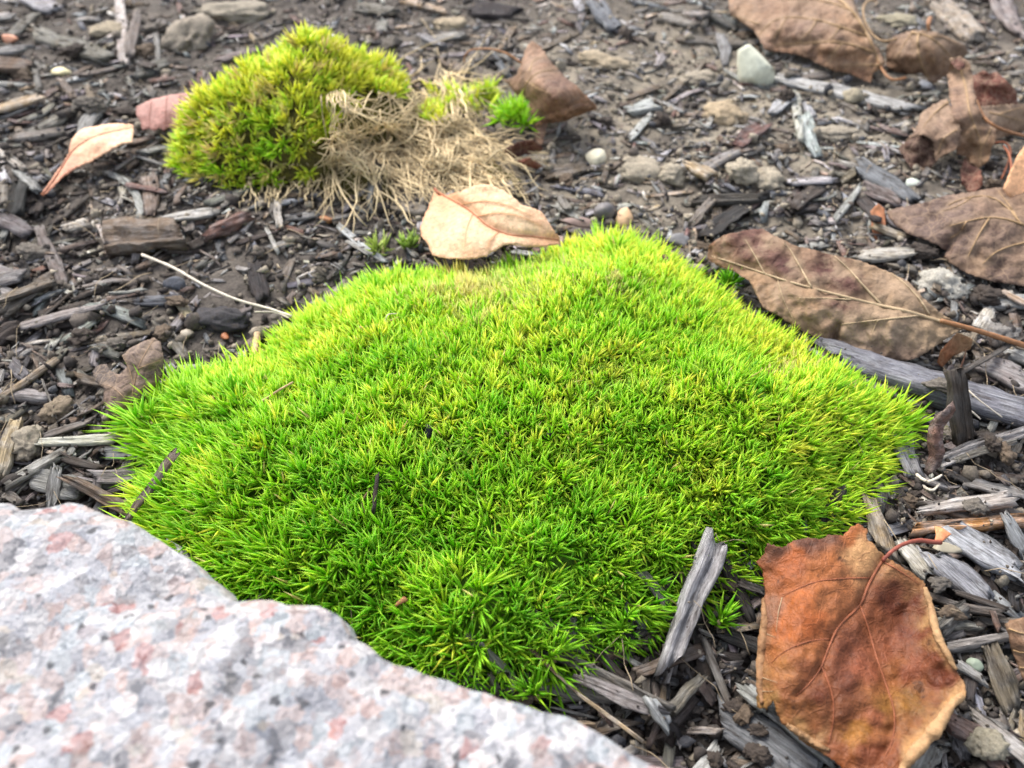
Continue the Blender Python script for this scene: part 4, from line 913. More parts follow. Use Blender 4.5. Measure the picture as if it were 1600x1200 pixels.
GOLD = mat_plain('leaf_rib_gold', srgb((140, 114, 82)), 0.6, 400, 0.2); RUST = mat_plain('leaf_rib_rust', srgb((126, 72, 46)), 0.6, 400, 0.25)
CREAM = mat_plain('leaf_rib_cream', srgb((152, 132, 104)), 0.65, 400, 0.2); REDST = mat_plain('leaf_stalk_red', srgb((122, 62, 48)), 0.5, 500, 0.25); AMBER = mat_plain('leaf_stalk_amber', srgb((132, 92, 60)), 0.55, 500, 0.25)
M_ORANGE = mat_leaf('leaf_orange_brown', (176, 104, 62), 0.22, 0.30, (112, 58, 34), 0.6, 0.6, 0.10, gloss=0.25, sat=0.98, val=0.46, netb=0.35, pucker=0.12)
M_PURPLE = mat_leaf('leaf_purple_tan', (178, 150, 116), 0.10, 0.7, (178, 150, 122), 0.0, 0.75, 0.08, sat=0.95, val=0.56, gloss=0.2)
M_BROWN = mat_leaf('leaf_brown_veined', (186, 152, 116), 0.42, 0.6, (104, 80, 70), 0.3, 0.7, 0.12, 0.8, sat=0.86, val=0.57, gloss=0.2)
M_DARK = mat_leaf('leaf_dark_brown', (176, 148, 118), 0.5, 0.3, (84, 66, 60), 0.0, 0.7, 0.1, 1.2, sat=0.9, val=0.62, gloss=0.2)
M_PEACH = mat_leaf('leaf_peach', (226, 160, 104), 0.05, 0.22, (214, 160, 110), 0.25, 0.6, 0.2, val=0.82, pucker=0.05)
M_PINK = mat_leaf('leaf_pink', (170, 108, 92), 0.08, 0.3, (150, 90, 78), 0.0, 0.6, 0.15, val=0.62, pucker=0.1)

# big orange brown leaf
R = leaf_root('fallen_leaf', (1340, 1010), 0.012, 'big orange brown leaf with red stalk lying beside the moss')
mid = c8_([(955, 205), (885, 325), (840, 430), (745, 525), (695, 630), (662, 715), (610, 790), (545, 850)])
vs = [(mid, 5), (c8_([(840, 430), (880, 540), (920, 680), (965, 810), (1000, 930), (990, 1060), (940, 1160)]), 3.5), (c8_([(662, 715), (695, 790), (718, 880), (715, 980), (695, 1075)]), 3.5),
      (c8_([(885, 305), (760, 308), (640, 322), (540, 360), (475, 395)]), 2.5), (c8_([(700, 588), (620, 595), (540, 620), (470, 660), (430, 700)]), 2.5), (c8_([(950, 230), (1020, 270), (1110, 330)]), 2.5),
      (c8_([(480, 395), (462, 470), (452, 560)]), 1.5), (c8_([(395, 560), (450, 580)]), 1.5), (c8_([(370, 760), (460, 790)]), 1.5), (c8_([(365, 830), (440, 830)]), 1.5)]
zc = z3(c8_, [(410, 145, 22), (600, 118, 23), (835, 55, 24), (955, 205, 21), (1140, 325, 20), (1200, 560, 22), (1325, 820, 20), (1200, 1020, 19), (1030, 1220, 15), (760, 1200, 9), (560, 1050, 9), (440, 900, 11), (362, 880, 5), (375, 680, 9), (400, 380, 14), (360, 230, 17),
               (455, 460, 17), (480, 800, 15), (840, 430, 18), (690, 640, 18), (660, 720, 18), (600, 500, 21), (620, 300, 22), (780, 250, 22), (560, 700, 18.5), (1000, 500, 13), (1090, 620, 14), (820, 800, 16), (960, 850, 13.5), (900, 1000, 14), (720, 900, 15), (620, 900, 14), (1100, 850, 13), (1200, 850, 15), (1050, 1050, 14), (850, 1120, 12), (1150, 480, 16), (600, 1000, 11)])
cols = [(*c8_([(x, y)])[0], c) for x, y, c in [(500, 220, (196, 104, 42)), (650, 250, (200, 118, 58)), (860, 200, (224, 170, 112)), (800, 100, (196, 112, 52)), (540, 420, (200, 108, 40)), (680, 430, (186, 112, 60)), (480, 560, (196, 106, 44)), (600, 520, (192, 100, 40)),
         (480, 700, (196, 128, 66)), (560, 660, (180, 108, 54)), (600, 740, (150, 84, 42)), (560, 900, (170, 106, 54)), (640, 860, (132, 66, 34)), (800, 620, (126, 66, 38)), (760, 760, (122, 64, 38)), (850, 720, (168, 92, 58)), (900, 500, (152, 84, 46)), (1000, 420, (118, 58, 32)),
         (1050, 560, (128, 62, 36)), (950, 640, (158, 88, 54)), (1000, 760, (164, 96, 44)), (1080, 720, (150, 80, 46)), (1200, 750, (128, 62, 36)), (980, 900, (178, 122, 46)), (1090, 900, (150, 104, 42)), (900, 950, (172, 98, 60)), (820, 1030, (184, 120, 40)), (780, 940, (130, 72, 34)), (900, 1120, (140, 72, 38)), (1010, 1100, (150, 82, 42)),
         (1105, 420, (124, 62, 36)), (1135, 560, (126, 62, 36)), (1170, 670, (132, 66, 38)), (1250, 780, (128, 62, 36)), (1190, 880, (142, 84, 44)), (1090, 990, (160, 100, 46)), (1010, 1010, (166, 104, 48)), (990, 1160, (146, 78, 40)), (440, 620, (194, 112, 50)), (470, 840, (168, 100, 50)), (620, 990, (160, 96, 48)), (720, 1080, (146, 80, 40)), (460, 160, (112, 70, 48)), (600, 130, (110, 66, 46)), (700, 115, (116, 72, 50)), (760, 1180, (168, 92, 42)), (560, 1020, (188, 138, 82)), (660, 1050, (186, 138, 86)), (1130, 340, (190, 140, 88)), (1165, 480, (214, 168, 108)), (1190, 580, (210, 160, 100)), (1230, 660, (206, 154, 98)), (1300, 860, (222, 172, 112)), (1230, 920, (224, 174, 114)),
         (1150, 1010, (222, 172, 112)), (1080, 1110, (214, 160, 98)), (395, 600, (172, 120, 80)), (380, 760, (186, 138, 82)), (400, 860, (186, 140, 80)), (430, 470, (160, 112, 84))]]
zc = [(a, b, c + 6) for a, b, c in zc]      # it rests on the boards beneath
B, zf = blade('blade', LO['orange'], zc, cols, M_ORANGE, R, vs, 4.5, 1.4, 0.8, [(mid, -1.4, 9), (vs[1][0], -1.0, 9), (vs[2][0], -0.9, 8), (vs[3][0], -0.5, 6), (vs[4][0], -0.6, 6)], seed=1)
veins_geo(vs[:6], zf, RUST, R); veins_geo(vs[6:], zf, CREAM, R)
# curled back rims with the pale underside showing
def rim_roll(line, rmm, mat, col, parent, seed, zoff=0.6, name='curled_rim', veinmat=None):
    p = smooth_line(line, 30); z = np.maximum(zf(p[:, 0], p[:, 1])*1e3 + zoff, 1.0); P = at(p[:, 0], p[:, 1], z*1e-3); rgl = np.random.default_rng(seed)
    T = np.gradient(P, axis=0); T /= np.linalg.norm(T, axis=1)[:, None]; A = np.cross(T, [0, 0, 1.0]); A /= np.linalg.norm(A, axis=1)[:, None]; Bn = np.cross(A, T)
    rr = rmm*1e-3*np.sin(np.linspace(0.25, math.pi-0.25, 30))**0.7*(1 + 0.22*noise2(np.arange(30)*0.5, np.zeros(30), seed*1.7)); th = np.linspace(-0.6, math.pi*1.15, 9)
    V = P[:, None] + rr[:, None, None]*(A[:, None]*np.cos(th)[None, :, None] + Bn[:, None]*np.sin(th)[None, :, None]); V += rgl.normal(0, 0.00012, V.shape)
    n, m = 30, 9; i = np.arange(n-1)[:, None]*m + np.arange(m-1)[None]; F = np.stack([i, i+1, i+1+m, i+m], -1).reshape(-1, 4); V = V.reshape(-1, 3)
    o = link(name, mesh_np(name, V - np.array(parent.location), F, mat, dict(col=np.tile(srgb(col), (len(V), 1)), vein=np.zeros(len(V)), lc=V + seed), True), parent)
    md = o.modifiers.new('thickness', 'SOLIDIFY'); md.thickness = 0.0003; md.offset = 0; return o
M_UNDER = mat_leaf('leaf_underside_tan', (226, 186, 130), 0.25, 0.3, (178, 124, 76), 0.0, 0.7, 0.15, val=0.50, gloss=0.2)
rim_roll(c8_([(1142, 350), (1168, 440), (1185, 520), (1208, 590), (1240, 650), (1285, 730)]), 1.0, M_UNDER, (212, 164, 106), R, 3)
rim_roll(c8_([(1318, 845), (1255, 905), (1205, 985), (1130, 1075), (1065, 1150), (1030, 1215)]), 1.5, M_UNDER, (220, 170, 110), R, 4)
rim_roll(c8_([(395, 400), (398, 520), (385, 660), (378, 780), (388, 890)]), 1.2, M_UNDER, (184, 130, 80), R, 5, 0.2)
rim_roll(c8_([(500, 985), (570, 1030), (640, 1075), (700, 1105)]), 0.9, M_UNDER, (190, 140, 88), R, 6, 0.3)
stalk([(*c8_([(945, 225)])[0], 26), (*c8_([(985, 185)])[0], 28), (*c8_([(1040, 150)])[0], 28), (*c8_([(1110, 132)])[0], 27), (*c8_([(1170, 138)])[0], 26), (*c8_([(1215, 142)])[0], 25)], 0.55, 0.8, REDST, R)
tipo = c8_([(1185, 68), (1225, 78), (1262, 105), (1240, 122), (1212, 145), (1185, 140), (1192, 105)])
blade('stalk_tip', tipo, [(x, y, 25 + (0.05 if i % 2 else -0.6)) for i, (x, y) in enumerate(tipo)], [(*tipo[0], (220, 140, 66)), (*tipo[4], (196, 108, 48))], M_PEACH, R, (), 4, 0, 0.2, seed=8, th=0.0007)

# purple brown leaf
R = leaf_root('fallen_leaf', (1310, 470), 0.016, 'flat purple brown leaf with tan patches and a long yellow stalk')
mid = [(1508, 511), (1460, 499), (1420, 487), (1375, 477), (1330, 466), (1280, 453), (1230, 439), (1185, 424), (1150, 412), (1112, 400)]
vs = [(mid, 7), ([(1378, 477), (1350, 447), (1328, 422), (1304, 400)], 4.5), ([(1452, 491), (1435, 465), (1415, 444), (1395, 428)], 4), ([(1268, 449), (1252, 420), (1236, 392), (1225, 380)], 4), ([(1330, 468), (1290, 466), (1248, 465)], 3), ([(1437, 493), (1390, 498), (1345, 503), (1310, 507)], 4), ([(1195, 428), (1180, 400), (1165, 375)], 3), ([(1372, 500), (1366, 512), (1362, 524)], 2), ([(1215, 437), (1225, 470), (1240, 500)], 2)]
zc = [(1105, 400, 12), (1130, 370, 19), (1195, 358, 22), (1300, 398, 24), (1390, 425, 23), (1442, 465, 20), (1508, 512, 17), (1462, 541, 10), (1402, 566, 5), (1330, 546, 7), (1304, 540, 6), (1240, 510, 9), (1190, 481, 11), (1172, 440, 13), (1140, 422, 11), (1420, 487, 19), (1330, 466, 19), (1230, 440, 19), (1160, 414, 16), (1380, 520, 14), (1290, 500, 14), (1300, 430, 21.5), (1200, 400, 21)]
cols = [(1170, 385, (108, 70, 62)), (1230, 410, (92, 56, 52)), (1290, 425, (90, 54, 50)), (1330, 445, (98, 62, 56)), (1250, 385, (150, 118, 92)), (1390, 440, (168, 138, 108)), (1350, 420, (160, 130, 100)), (1420, 470, (164, 136, 108)), (1130, 390, (140, 100, 76)), (1120, 405, (150, 104, 70)), (1180, 440, (164, 128, 94)), (1230, 475, (166, 134, 104)),
        (1280, 490, (172, 142, 112)), (1340, 520, (158, 134, 112)), (1400, 520, (166, 142, 118)), (1450, 515, (180, 152, 120)), (1400, 555, (146, 120, 100)), (1290, 525, (140, 112, 90)), (1300, 465, (104, 68, 60)), (1260, 462, (170, 134, 100)), (1370, 495, (170, 142, 112))]
B, zf = blade('blade', LO['purple'], zc, cols, M_PURPLE, R, vs, 4.5, 0.8, 1.5, [(mid, -1.2, 10), ([(1310, 508), (1306, 525), (1304, 540)], -3.0, 6)], seed=2)
veins_geo(vs, zf, CREAM, R)
stalk([(1470, 501, 19), (1508, 511, 17.5), (1545, 522, 14), (1580, 533, 11), (1625, 548, 7)], 0.95, 1.3, AMBER, R)
tab = [(1470, 548), (1495, 520), (1520, 530), (1516, 545), (1490, 556), (1472, 574), (1464, 566)]
blade('torn_flap', tab, [(*p, z) for p, z in zip(tab, (8, 13, 10, 6, 5, 2, 3))], [(*tab[0], (176, 106, 56)), (*tab[3], (190, 140, 92))], M_UNDER, R, (), 4, 0.5, 0.4, seed=9)

# veined leaf at the side
R = leaf_root('fallen_leaf', (1540, 370), 0.014, 'grey brown leaf with golden branching veins beside the apricot leaf')
vs = [([(1690, 372), (1640, 362), (1600, 352), (1580, 330), (1558, 312), (1532, 306), (1500, 312), (1482, 320)], 4.5), ([(1600, 351), (1570, 342), (1540, 340), (1510, 346), (1484, 353)], 4), ([(1545, 342), (1532, 362), (1520, 385), (1512, 402)], 3), ([(1605, 378), (1580, 384), (1556, 394), (1535, 412)], 3.5), ([(1590, 340), (1575, 318), (1560, 298)], 2.5), ([(1510, 346), (1500, 362), (1485, 372)], 2), ([(1520, 307), (1500, 320), (1470, 330)], 2)]
zc = [(1380, 332, 6), (1440, 318, 14), (1520, 300, 20), (1600, 298, 20), (1690, 340, 14), (1690, 400, 10), (1600, 447, 5), (1510, 427, 6), (1474, 402, 5), (1420, 366, 6), (1500, 350, 17), (1560, 380, 15), (1600, 350, 18), (1450, 348, 12)]
cols = [(1400, 335, (140, 112, 94)), (1450, 340, (116, 92, 82)), (1500, 330, (124, 98, 86)), (1540, 325, (138, 106, 84)), (1500, 380, (112, 88, 78)), (1560, 370, (130, 102, 84)), (1560, 420, (120, 94, 78)), (1600, 400, (140, 110, 86)), (1600, 310, (146, 112, 84)), (1520, 415, (150, 116, 84))]
B, zf = blade('blade', LO['veined'], zc, cols, M_BROWN, R, vs, 5, 1.0, 1.8, [([(1474, 402), (1486, 380), (1500, 362)], -2.5, 7)], seed=3)
veins_geo(vs, zf, GOLD, R)
R = leaf_root('fallen_leaf', (1610, 280), 0.02, 'smooth apricot leaf standing behind the golden veined leaf')
zc = [(x, y, z) for (x, y), z in zip(LO['apricot'], (34, 32, 26, 22, 18, 14, 14, 20, 27, 33))]
blade('blade', LO['apricot'], zc, [(1590, 270, (232, 172, 116)), (1620, 260, (224, 160, 104))], M_PEACH, R, (), 5, 0.5, 0.5, seed=4)
stalk([(1567, 300, 18), (1573, 285, 18), (1580, 262, 20), (1576, 240, 18), (1568, 228, 14)], 0.5, 0.6, RUST, R)
p0 = [(1360, 330), (1372, 318), (1382, 326), (1384, 350), (1378, 372), (1368, 378), (1362, 355)]
R = leaf_root('leaf_scrap', (1372, 350), 0.006, 'small orange leaf scrap against the golden veined leaf')
blade('blade', p0, [(*p, z) for p, z in zip(p0, (10, 14, 13, 8, 3, 2, 6))], [(1370, 340, (196, 118, 62)), (1376, 365, (160, 92, 50))], M_PEACH, R, (), 4, 0.5, 0.6, seed=14)

# top leaf
R = leaf_root('fallen_leaf', (1290, 60), 0.02, 'large warm brown leaf with golden ribs and two holes')
vs = [(c3_([(640, -70), (730, -15), (800, 45), (850, 115), (890, 190), (920, 260), (945, 320)]), 6), (c3_([(870, 165), (780, 135), (680, 100), (580, 82), (480, 82), (420, 110), (370, 165)]), 4), (c3_([(905, 240), (800, 205), (700, 192), (580, 200), (450, 205)]), 3.5), (c3_([(800, 45), (700, 10), (600, -5), (480, 0)]), 3.5), (c3_([(930, 300), (860, 300), (760, 300)]), 2.5),
      (c3_([(640, 92), (610, 140), (560, 190)]), 2), (c3_([(750, 122), (720, 160), (690, 190)]), 2), (c3_([(500, 82), (470, 130), (440, 180)]), 2), (c3_([(370, 110), (310, 90), (250, 70)]), 2), (c3_([(760, 200), (720, 240), (700, 290)]), 2)]
zc = z3(c3_, [(230, 0, 12), (300, 110, 10), (400, 235, 8), (540, 250, 8), (720, 330, 5), (890, 385, 4), (960, 290, 12), (880, 150, 22), (815, 10, 26), (650, -95, 24), (320, -70, 16), (600, 100, 23), (450, 100, 18), (750, 220, 18), (600, 200, 16), (800, 60, 27)])
cols = [(*c3_([(x, y)])[0], c) for x, y, c in [(300, 60, (170, 130, 94)), (450, 100, (158, 116, 84)), (500, 150, (138, 100, 74)), (600, 130, (134, 100, 80)), (700, 150, (150, 112, 84)), (800, 120, (176, 132, 92)), (600, 30, (150, 116, 88)), (700, 250, (150, 106, 70)), (820, 260, (166, 120, 78)), (860, 350, (150, 100, 62)), (500, 230, (140, 98, 66)), (900, 300, (196, 140, 84)), (700, -20, (160, 122, 90)), (850, 60, (160, 128, 98))]]
B, zf = blade('blade', LO['top'], zc, cols, M_BROWN, R, vs, 5, 1.2, 2.2, [(vs[0][0], 1.2, 9), (vs[1][0], -0.8, 9), (vs[2][0], -0.8, 8)], seed=5)
veins_geo(vs, zf, GOLD, R)
stalk([(*c3_([(920, 260)])[0], 15), (*c3_([(945, 325)])[0], 11), (*c3_([(990, 368)])[0], 10), (*c3_([(1055, 360)])[0], 11)], 0.9, 0.8, AMBER, R)
# cupped leaf
R = leaf_root('fallen_leaf', (1450, 85), 0.02, 'small cupped brown leaf with a curly stalk between larger leaves')
vs = [(c3_([(1080, 150), (1150, 165), (1210, 205), (1265, 270)]), 4), (c3_([(1110, 160), (1108, 220), (1125, 290), (1160, 365)]), 3.5), (c3_([(1150, 165), (1220, 170), (1290, 200)]), 2), (c3_([(1080, 155), (1040, 210), (1010, 270)]), 2)]
zc = z3(c3_, [(965, 215, 12), (1060, 145, 26), (1200, 150, 28), (1325, 210, 18), (1320, 265, 10), (1250, 340, 6), (1170, 380, 4), (1060, 345, 6), (962, 300, 6), (1110, 240, 24), (1220, 250, 20), (1030, 240, 20)])
cols = [(*c3_([(x, y)])[0], c) for x, y, c in [(1050, 200, (136, 104, 78)), (1060, 300, (142, 104, 74)), (1180, 170, (140, 110, 82)), (1200, 280, (160, 118, 80)), (1300, 220, (132, 100, 74)), (1170, 350, (140, 100, 70))]]
B, zf = blade('blade', LO['cupped'], zc, cols, M_BROWN, R, vs, 4.5, 1.0, 1.8, (), seed=6)
veins_geo(vs, zf, GOLD, R)
stalk([(*c3_([(1010, 180)])[0], 20), (*c3_([(945, 190)])[0], 16), (*c3_([(895, 155)])[0], 15), (*c3_([(860, 90)])[0], 18), (*c3_([(858, 30)])[0], 20), (*c3_([(885, 2)])[0], 20), (*c3_([(915, 6)])[0], 18)], 0.7, 0.9, GOLD, R)
stalk([(*c3_([(1160, 140)])[0], 27), (*c3_([(1158, 110)])[0], 30), (*c3_([(1165, 85)])[0], 31)], 1.0, 1.6, AMBER, R, 'leaf_stub')

# crumpled leaf: folded lobes
R = leaf_root('crumpled_leaf', (1510, 190), 0.02, 'crumpled dry brown leaf with folded lobes beside the dark ridged chip')
def lobe(o, zs, cols, mat, veins=(), seed=1, wr=2.2, name='lobe', crease=()):
    o = c3_(o); z = [(*p, q) for p, q in zip(o, zs)]
    b, zf_ = blade(name, o, z, [(*c3_([(x, y)])[0], c) for x, y, c in cols], mat, R, veins, 4.5, 1.2, wr, crease, seed=seed); veins_geo(veins, zf_, GOLD, R)
lobe([(1020, 685), (1060, 648), (1130, 618), (1185, 640), (1200, 745), (1150, 795), (1090, 795), (1050, 740)], (6, 12, 16, 15, 8, 3, 2, 3), [(1100, 700, (96, 66, 54)), (1150, 760, (84, 54, 44))], M_DARK, (), 21)
lobe([(1360, 350), (1410, 328), (1440, 342), (1475, 332), (1525, 380), (1562, 415), (1570, 480), (1480, 500), (1390, 500), (1362, 430)], (24, 28, 28, 28, 26, 22, 16, 14, 15, 20), [(1430, 420, (122, 62, 46)), (1520, 430, (140, 84, 62))], M_DARK, (), 22)
lobe([(1245, 455), (1175, 487), (1120, 530), (1100, 600), (1052, 655), (1130, 622), (1178, 650), (1192, 745), (1240, 712), (1290, 690), (1310, 600), (1275, 520)], (25, 22, 19, 17, 15, 18, 17, 10, 14, 18, 24, 27), [(1160, 540, (168, 136, 108)), (1220, 600, (150, 118, 94)), (1130, 600, (140, 108, 84)), (1220, 700, (140, 106, 80))], M_BROWN, [(c3_([(1250, 470), (1190, 520), (1130, 590)]), 2.5), (c3_([(1290, 600), (1230, 640), (1195, 720)]), 2)], 23)
lobe([(1390, 492), (1480, 488), (1560, 480), (1640, 478), (1720, 500), (1690, 570), (1600, 605), (1520, 630), (1455, 655), (1425, 575)], (22, 24, 22, 20, 14, 8, 7, 8, 12, 20), [(1450, 540, (172, 140, 110)), (1540, 530, (158, 124, 92)), (1600, 560, (150, 118, 88)), (1500, 600, (150, 114, 84))], M_BROWN, [(c3_([(1440, 520), (1520, 540), (1600, 560)]), 2.5), (c3_([(1480, 530), (1560, 505), (1640, 490)]), 2)], 24)
lobe([(1245, 340), (1258, 272), (1300, 260), (1345, 285), (1362, 335), (1365, 400), (1382, 470), (1405, 530), (1445, 572), (1475, 600), (1468, 650), (1450, 690), (1440, 742), (1392, 778), (1352, 752), (1330, 722), (1288, 716), (1280, 660), (1303, 600), (1272, 540), (1256, 450)], (26, 34, 36, 35, 33, 31, 29, 27, 23, 20, 17, 14, 10, 7, 8, 9, 11, 16, 24, 27, 27),
     [(1290, 330, (170, 132, 100)), (1310, 430, (150, 112, 86)), (1320, 530, (140, 104, 80)), (1370, 620, (168, 128, 86)), (1400, 700, (160, 118, 76)), (1310, 680, (150, 110, 76)), (1340, 380, (176, 140, 108)), (1440, 620, (156, 114, 74))], M_BROWN, [(c3_([(1300, 300), (1330, 400), (1345, 500), (1370, 580)]), 3.5), (c3_([(1370, 580), (1400, 660), (1400, 750)]), 2.5), (c3_([(1450, 590), (1420, 650), (1385, 710)]), 2)], 25, 2.0, 'lobe', [(c3_([(1300, 600), (1370, 570), (1440, 570)]), -2.5, 9)])
lobe([(1262, 285), (1300, 270), (1330, 290), (1326, 318), (1290, 322), (1270, 305)], (35, 36.5, 36, 34, 34, 34), [(1300, 295, (110, 58, 44))], M_DARK, (), 26, 0.3, 'folded_tip')
lobe([(1325, 730), (1370, 755), (1400, 790), (1410, 850), (1390, 885), (1345, 890), (1310, 850), (1305, 780)], (9, 8, 8, 5, 2, 1.5, 2, 5), [(1350, 800, (100, 52, 40)), (1395, 840, (130, 74, 54))], M_DARK, (), 27)
stalk([(*c3_([(1380, 465)])[0], 30), (*c3_([(1410, 535)])[0], 26), (*c3_([(1460, 580)])[0], 24), (*c3_([(1530, 610)])[0], 20), (*c3_([(1640, 640)])[0], 14)], 0.75, 0.9, AMBER, R)
stalk([(*c3_([(1450, 662)])[0], 12), (*c3_([(1510, 660)])[0], 12), (*c3_([(1538, 700)])[0], 10), (*c3_([(1520, 770)])[0], 7), (*c3_([(1495, 830)])[0], 4)], 0.6, 0.5, RUST, R, 'stem_piece')

# rolled leaf behind the moss
R = leaf_root('fallen_leaf', (860, 130), 0.02, 'brown leaf rolled into a cone beside the far moss mound')
vs = [(c2_([(845, 445), (870, 385), (925, 335), (1010, 322)]), 3), (c2_([(868, 375), (910, 405), (965, 428)]), 2), (c2_([(880, 330), (900, 280), (950, 262)]), 2)]
zc = z3(c2_, [(890, 190, 32), (930, 213, 31), (1030, 340, 28), (1190, 490, 20), (1140, 522, 14), (1050, 560, 9), (965, 572, 7), (938, 672, 1.5), (905, 640, 2), (900, 580, 6), (880, 462, 16), (795, 405, 12), (765, 375, 10), (845, 290, 26), (950, 380, 36), (1050, 440, 30), (960, 500, 22), (880, 350, 32)])
cols = [(*c2_([(x, y)])[0], c) for x, y, c in [(900, 230, (170, 128, 96)), (950, 300, (160, 116, 84)), (880, 400, (166, 122, 86)), (820, 390, (150, 110, 80)), (1000, 400, (130, 92, 74)), (950, 450, (156, 112, 80)), (1100, 450, (164, 116, 78)), (1000, 520, (166, 116, 76)), (930, 620, (176, 128, 96)), (1120, 505, (176, 122, 78))]]
B, zf = blade('blade', LO['rolled'], zc, cols, M_BROWN, R, vs, 4.5, 1.0, 1.6, [(vs[0][0], -1.5, 6)], seed=7)
veins_geo(vs, zf, GOLD, R)
rim_roll(c2_([(905, 590), (960, 545), (1050, 505), (1120, 488), (1185, 492)]), 3.0, M_BROWN, (176, 124, 82), R, 11, -0.5)
stalk([(*c2_([(842, 290)])[0], 27), (*c2_([(770, 245)])[0], 30), (*c2_([(690, 226)])[0], 30), (*c2_([(610, 232)])[0], 26), (*c2_([(582, 260)])[0], 20), (*c2_([(580, 290)])[0], 14)], 0.7, 0.5, AMBER, R)
sc1 = c2_([(765, 690), (820, 660), (900, 645), (945, 690), (920, 705), (860, 715), (800, 735), (770, 725)])
R2 = leaf_root('leaf_scrap', (820, 238), 0.006, 'dark red brown leaf scrap below the rolled leaf')
blade('blade', sc1, [(*p, z) for p, z in zip(sc1, (8, 14, 15, 9, 6, 5, 4, 5))], [(*sc1[2], (118, 62, 44)), (*sc1[6], (92, 48, 36))], M_DARK, R2, (), 4, 0.8, 1.0, seed=31)
sc2 = c2_([(820, 745), (880, 730), (940, 770), (920, 785), (860, 770)])
R2 = leaf_root('leaf_scrap', (828, 255), 0.005, 'small rusty leaf scrap at the end of the dead stems')
blade('blade', sc2, [(*p, z) for p, z in zip(sc2, (6, 9, 5, 3, 4))], [(*sc2[1], (140, 74, 46))], M_DARK, R2, (), 4, 0.8, 0.6, seed=32)

# peach leaf
R = leaf_root('fallen_leaf', (765, 350), 0.03, 'smooth peach coloured leaf resting on the back edge of the moss')
mid = c2_([(440, 880), (500, 912), (600, 970), (680, 1040), (740, 1070), (800, 1088), (900, 1095), (1020, 1112)])
vs = [(mid, 3.5), (c2_([(640, 1000), (740, 985), (830, 1000), (930, 1040)]), 1.6), (c2_([(560, 945), (680, 930), (790, 955), (890, 1000)]), 1.5), (c2_([(620, 985), (590, 1060), (580, 1140)]), 1.2), (c2_([(740, 1070), (700, 1110), (690, 1150)]), 1.2)]
zc = z3(c2_, [(440, 895, 18), (560, 890, 27), (700, 855, 34), (840, 945, 32), (930, 975, 30), (1022, 1115, 21), (880, 1146, 20), (770, 1132, 22), (680, 1187, 18), (500, 1197, 14), (412, 1130, 13), (375, 1060, 13), (420, 940, 16), (600, 970, 25), (740, 1065, 24), (540, 1080, 20), (780, 1000, 29), (620, 1120, 21)])
cols = [(*c2_([(x, y)])[0], c) for x, y, c in [(450, 1000, (232, 172, 124)), (550, 1060, (232, 184, 138)), (650, 900, (238, 188, 140)), (750, 950, (240, 200, 154)), (850, 1000, (240, 204, 160)), (950, 1060, (236, 186, 142)), (600, 1150, (230, 180, 132)), (700, 1120, (234, 190, 146)), (1000, 1110, (226, 166, 118)), (500, 930, (224, 150, 98))]]
B, zf = blade('blade', LO['peach'], zc, cols, M_PEACH, R, vs, 4.5, 0.8, 0.5, [(mid, -1.4, 6)], seed=10)
veins_geo(vs[:1], zf, mat_plain('leaf_rib_rose', srgb((170, 108, 74)), 0.6, 400, 0.2), R); veins_geo(vs[1:], zf, mat_plain('leaf_rib_peach', srgb((192, 146, 104)), 0.6, 400, 0.15), R)
stalk([(*c2_([(460, 895)])[0], 19), (*c2_([(442, 872)])[0], 17)], 0.5, 0.7, RUST, R)
# salmon leaf
R = leaf_root('fallen_leaf', (140, 240), 0.012, 'narrow salmon leaf tapering to its stalk on the mulch')
mid = c1_([(195, 904), (260, 815), (330, 705), (400, 650), (480, 618), (610, 590)])
zc = z3(c1_, [(615, 575, 13), (610, 660, 13), (470, 720, 10), (350, 780, 8), (250, 862, 7), (195, 903, 6), (280, 770, 9), (328, 655, 12), (390, 595, 13), (540, 572, 13), (450, 650, 14)])
cols = [(*c1_([(x, y)])[0], c) for x, y, c in [(560, 610, (238, 192, 148)), (450, 610, (232, 184, 142)), (400, 700, (226, 168, 124)), (300, 790, (206, 128, 90)), (220, 880, (186, 104, 70))]]
B, zf = blade('blade', LO['salmon'], zc, cols, M_PEACH, R, [(mid, 2.5)], 4, 0.7, 0.5, [(mid, -1.2, 5)], seed=12)
veins_geo([(mid, 3)], zf, RUST, R)
# pink leaf
R = leaf_root('fallen_leaf', (262, 177), 0.016, 'dusty pink serrated leaf tucked under the far moss mound')
zc = z3(c1_, [(632, 495, 13), (700, 460, 16), (860, 430, 18), (930, 432, 18), (880, 590, 12), (800, 600, 11), (715, 605, 10), (660, 600, 9), (780, 520, 17)])
cols = [(*c1_([(x, y)])[0], c) for x, y, c in [(700, 520, (186, 124, 108)), (800, 480, (196, 132, 114)), (800, 570, (172, 110, 94)), (660, 570, (180, 116, 98))]]
vs = [(c1_([(700, 470), (690, 540), (690, 590)]), 1.5), (c1_([(770, 450), (765, 530), (760, 595)]), 1.5), (c1_([(830, 440), (825, 520), (815, 590)]), 1.5)]
B, zf = blade('blade', LO['pink'], zc, cols, M_PINK, R, vs, 4, 0.3, 0.4, (), seed=13); veins_geo(vs, zf, mat_plain('leaf_rib_pink', srgb((146, 92, 80)), 0.6, 400, 0.15), R)
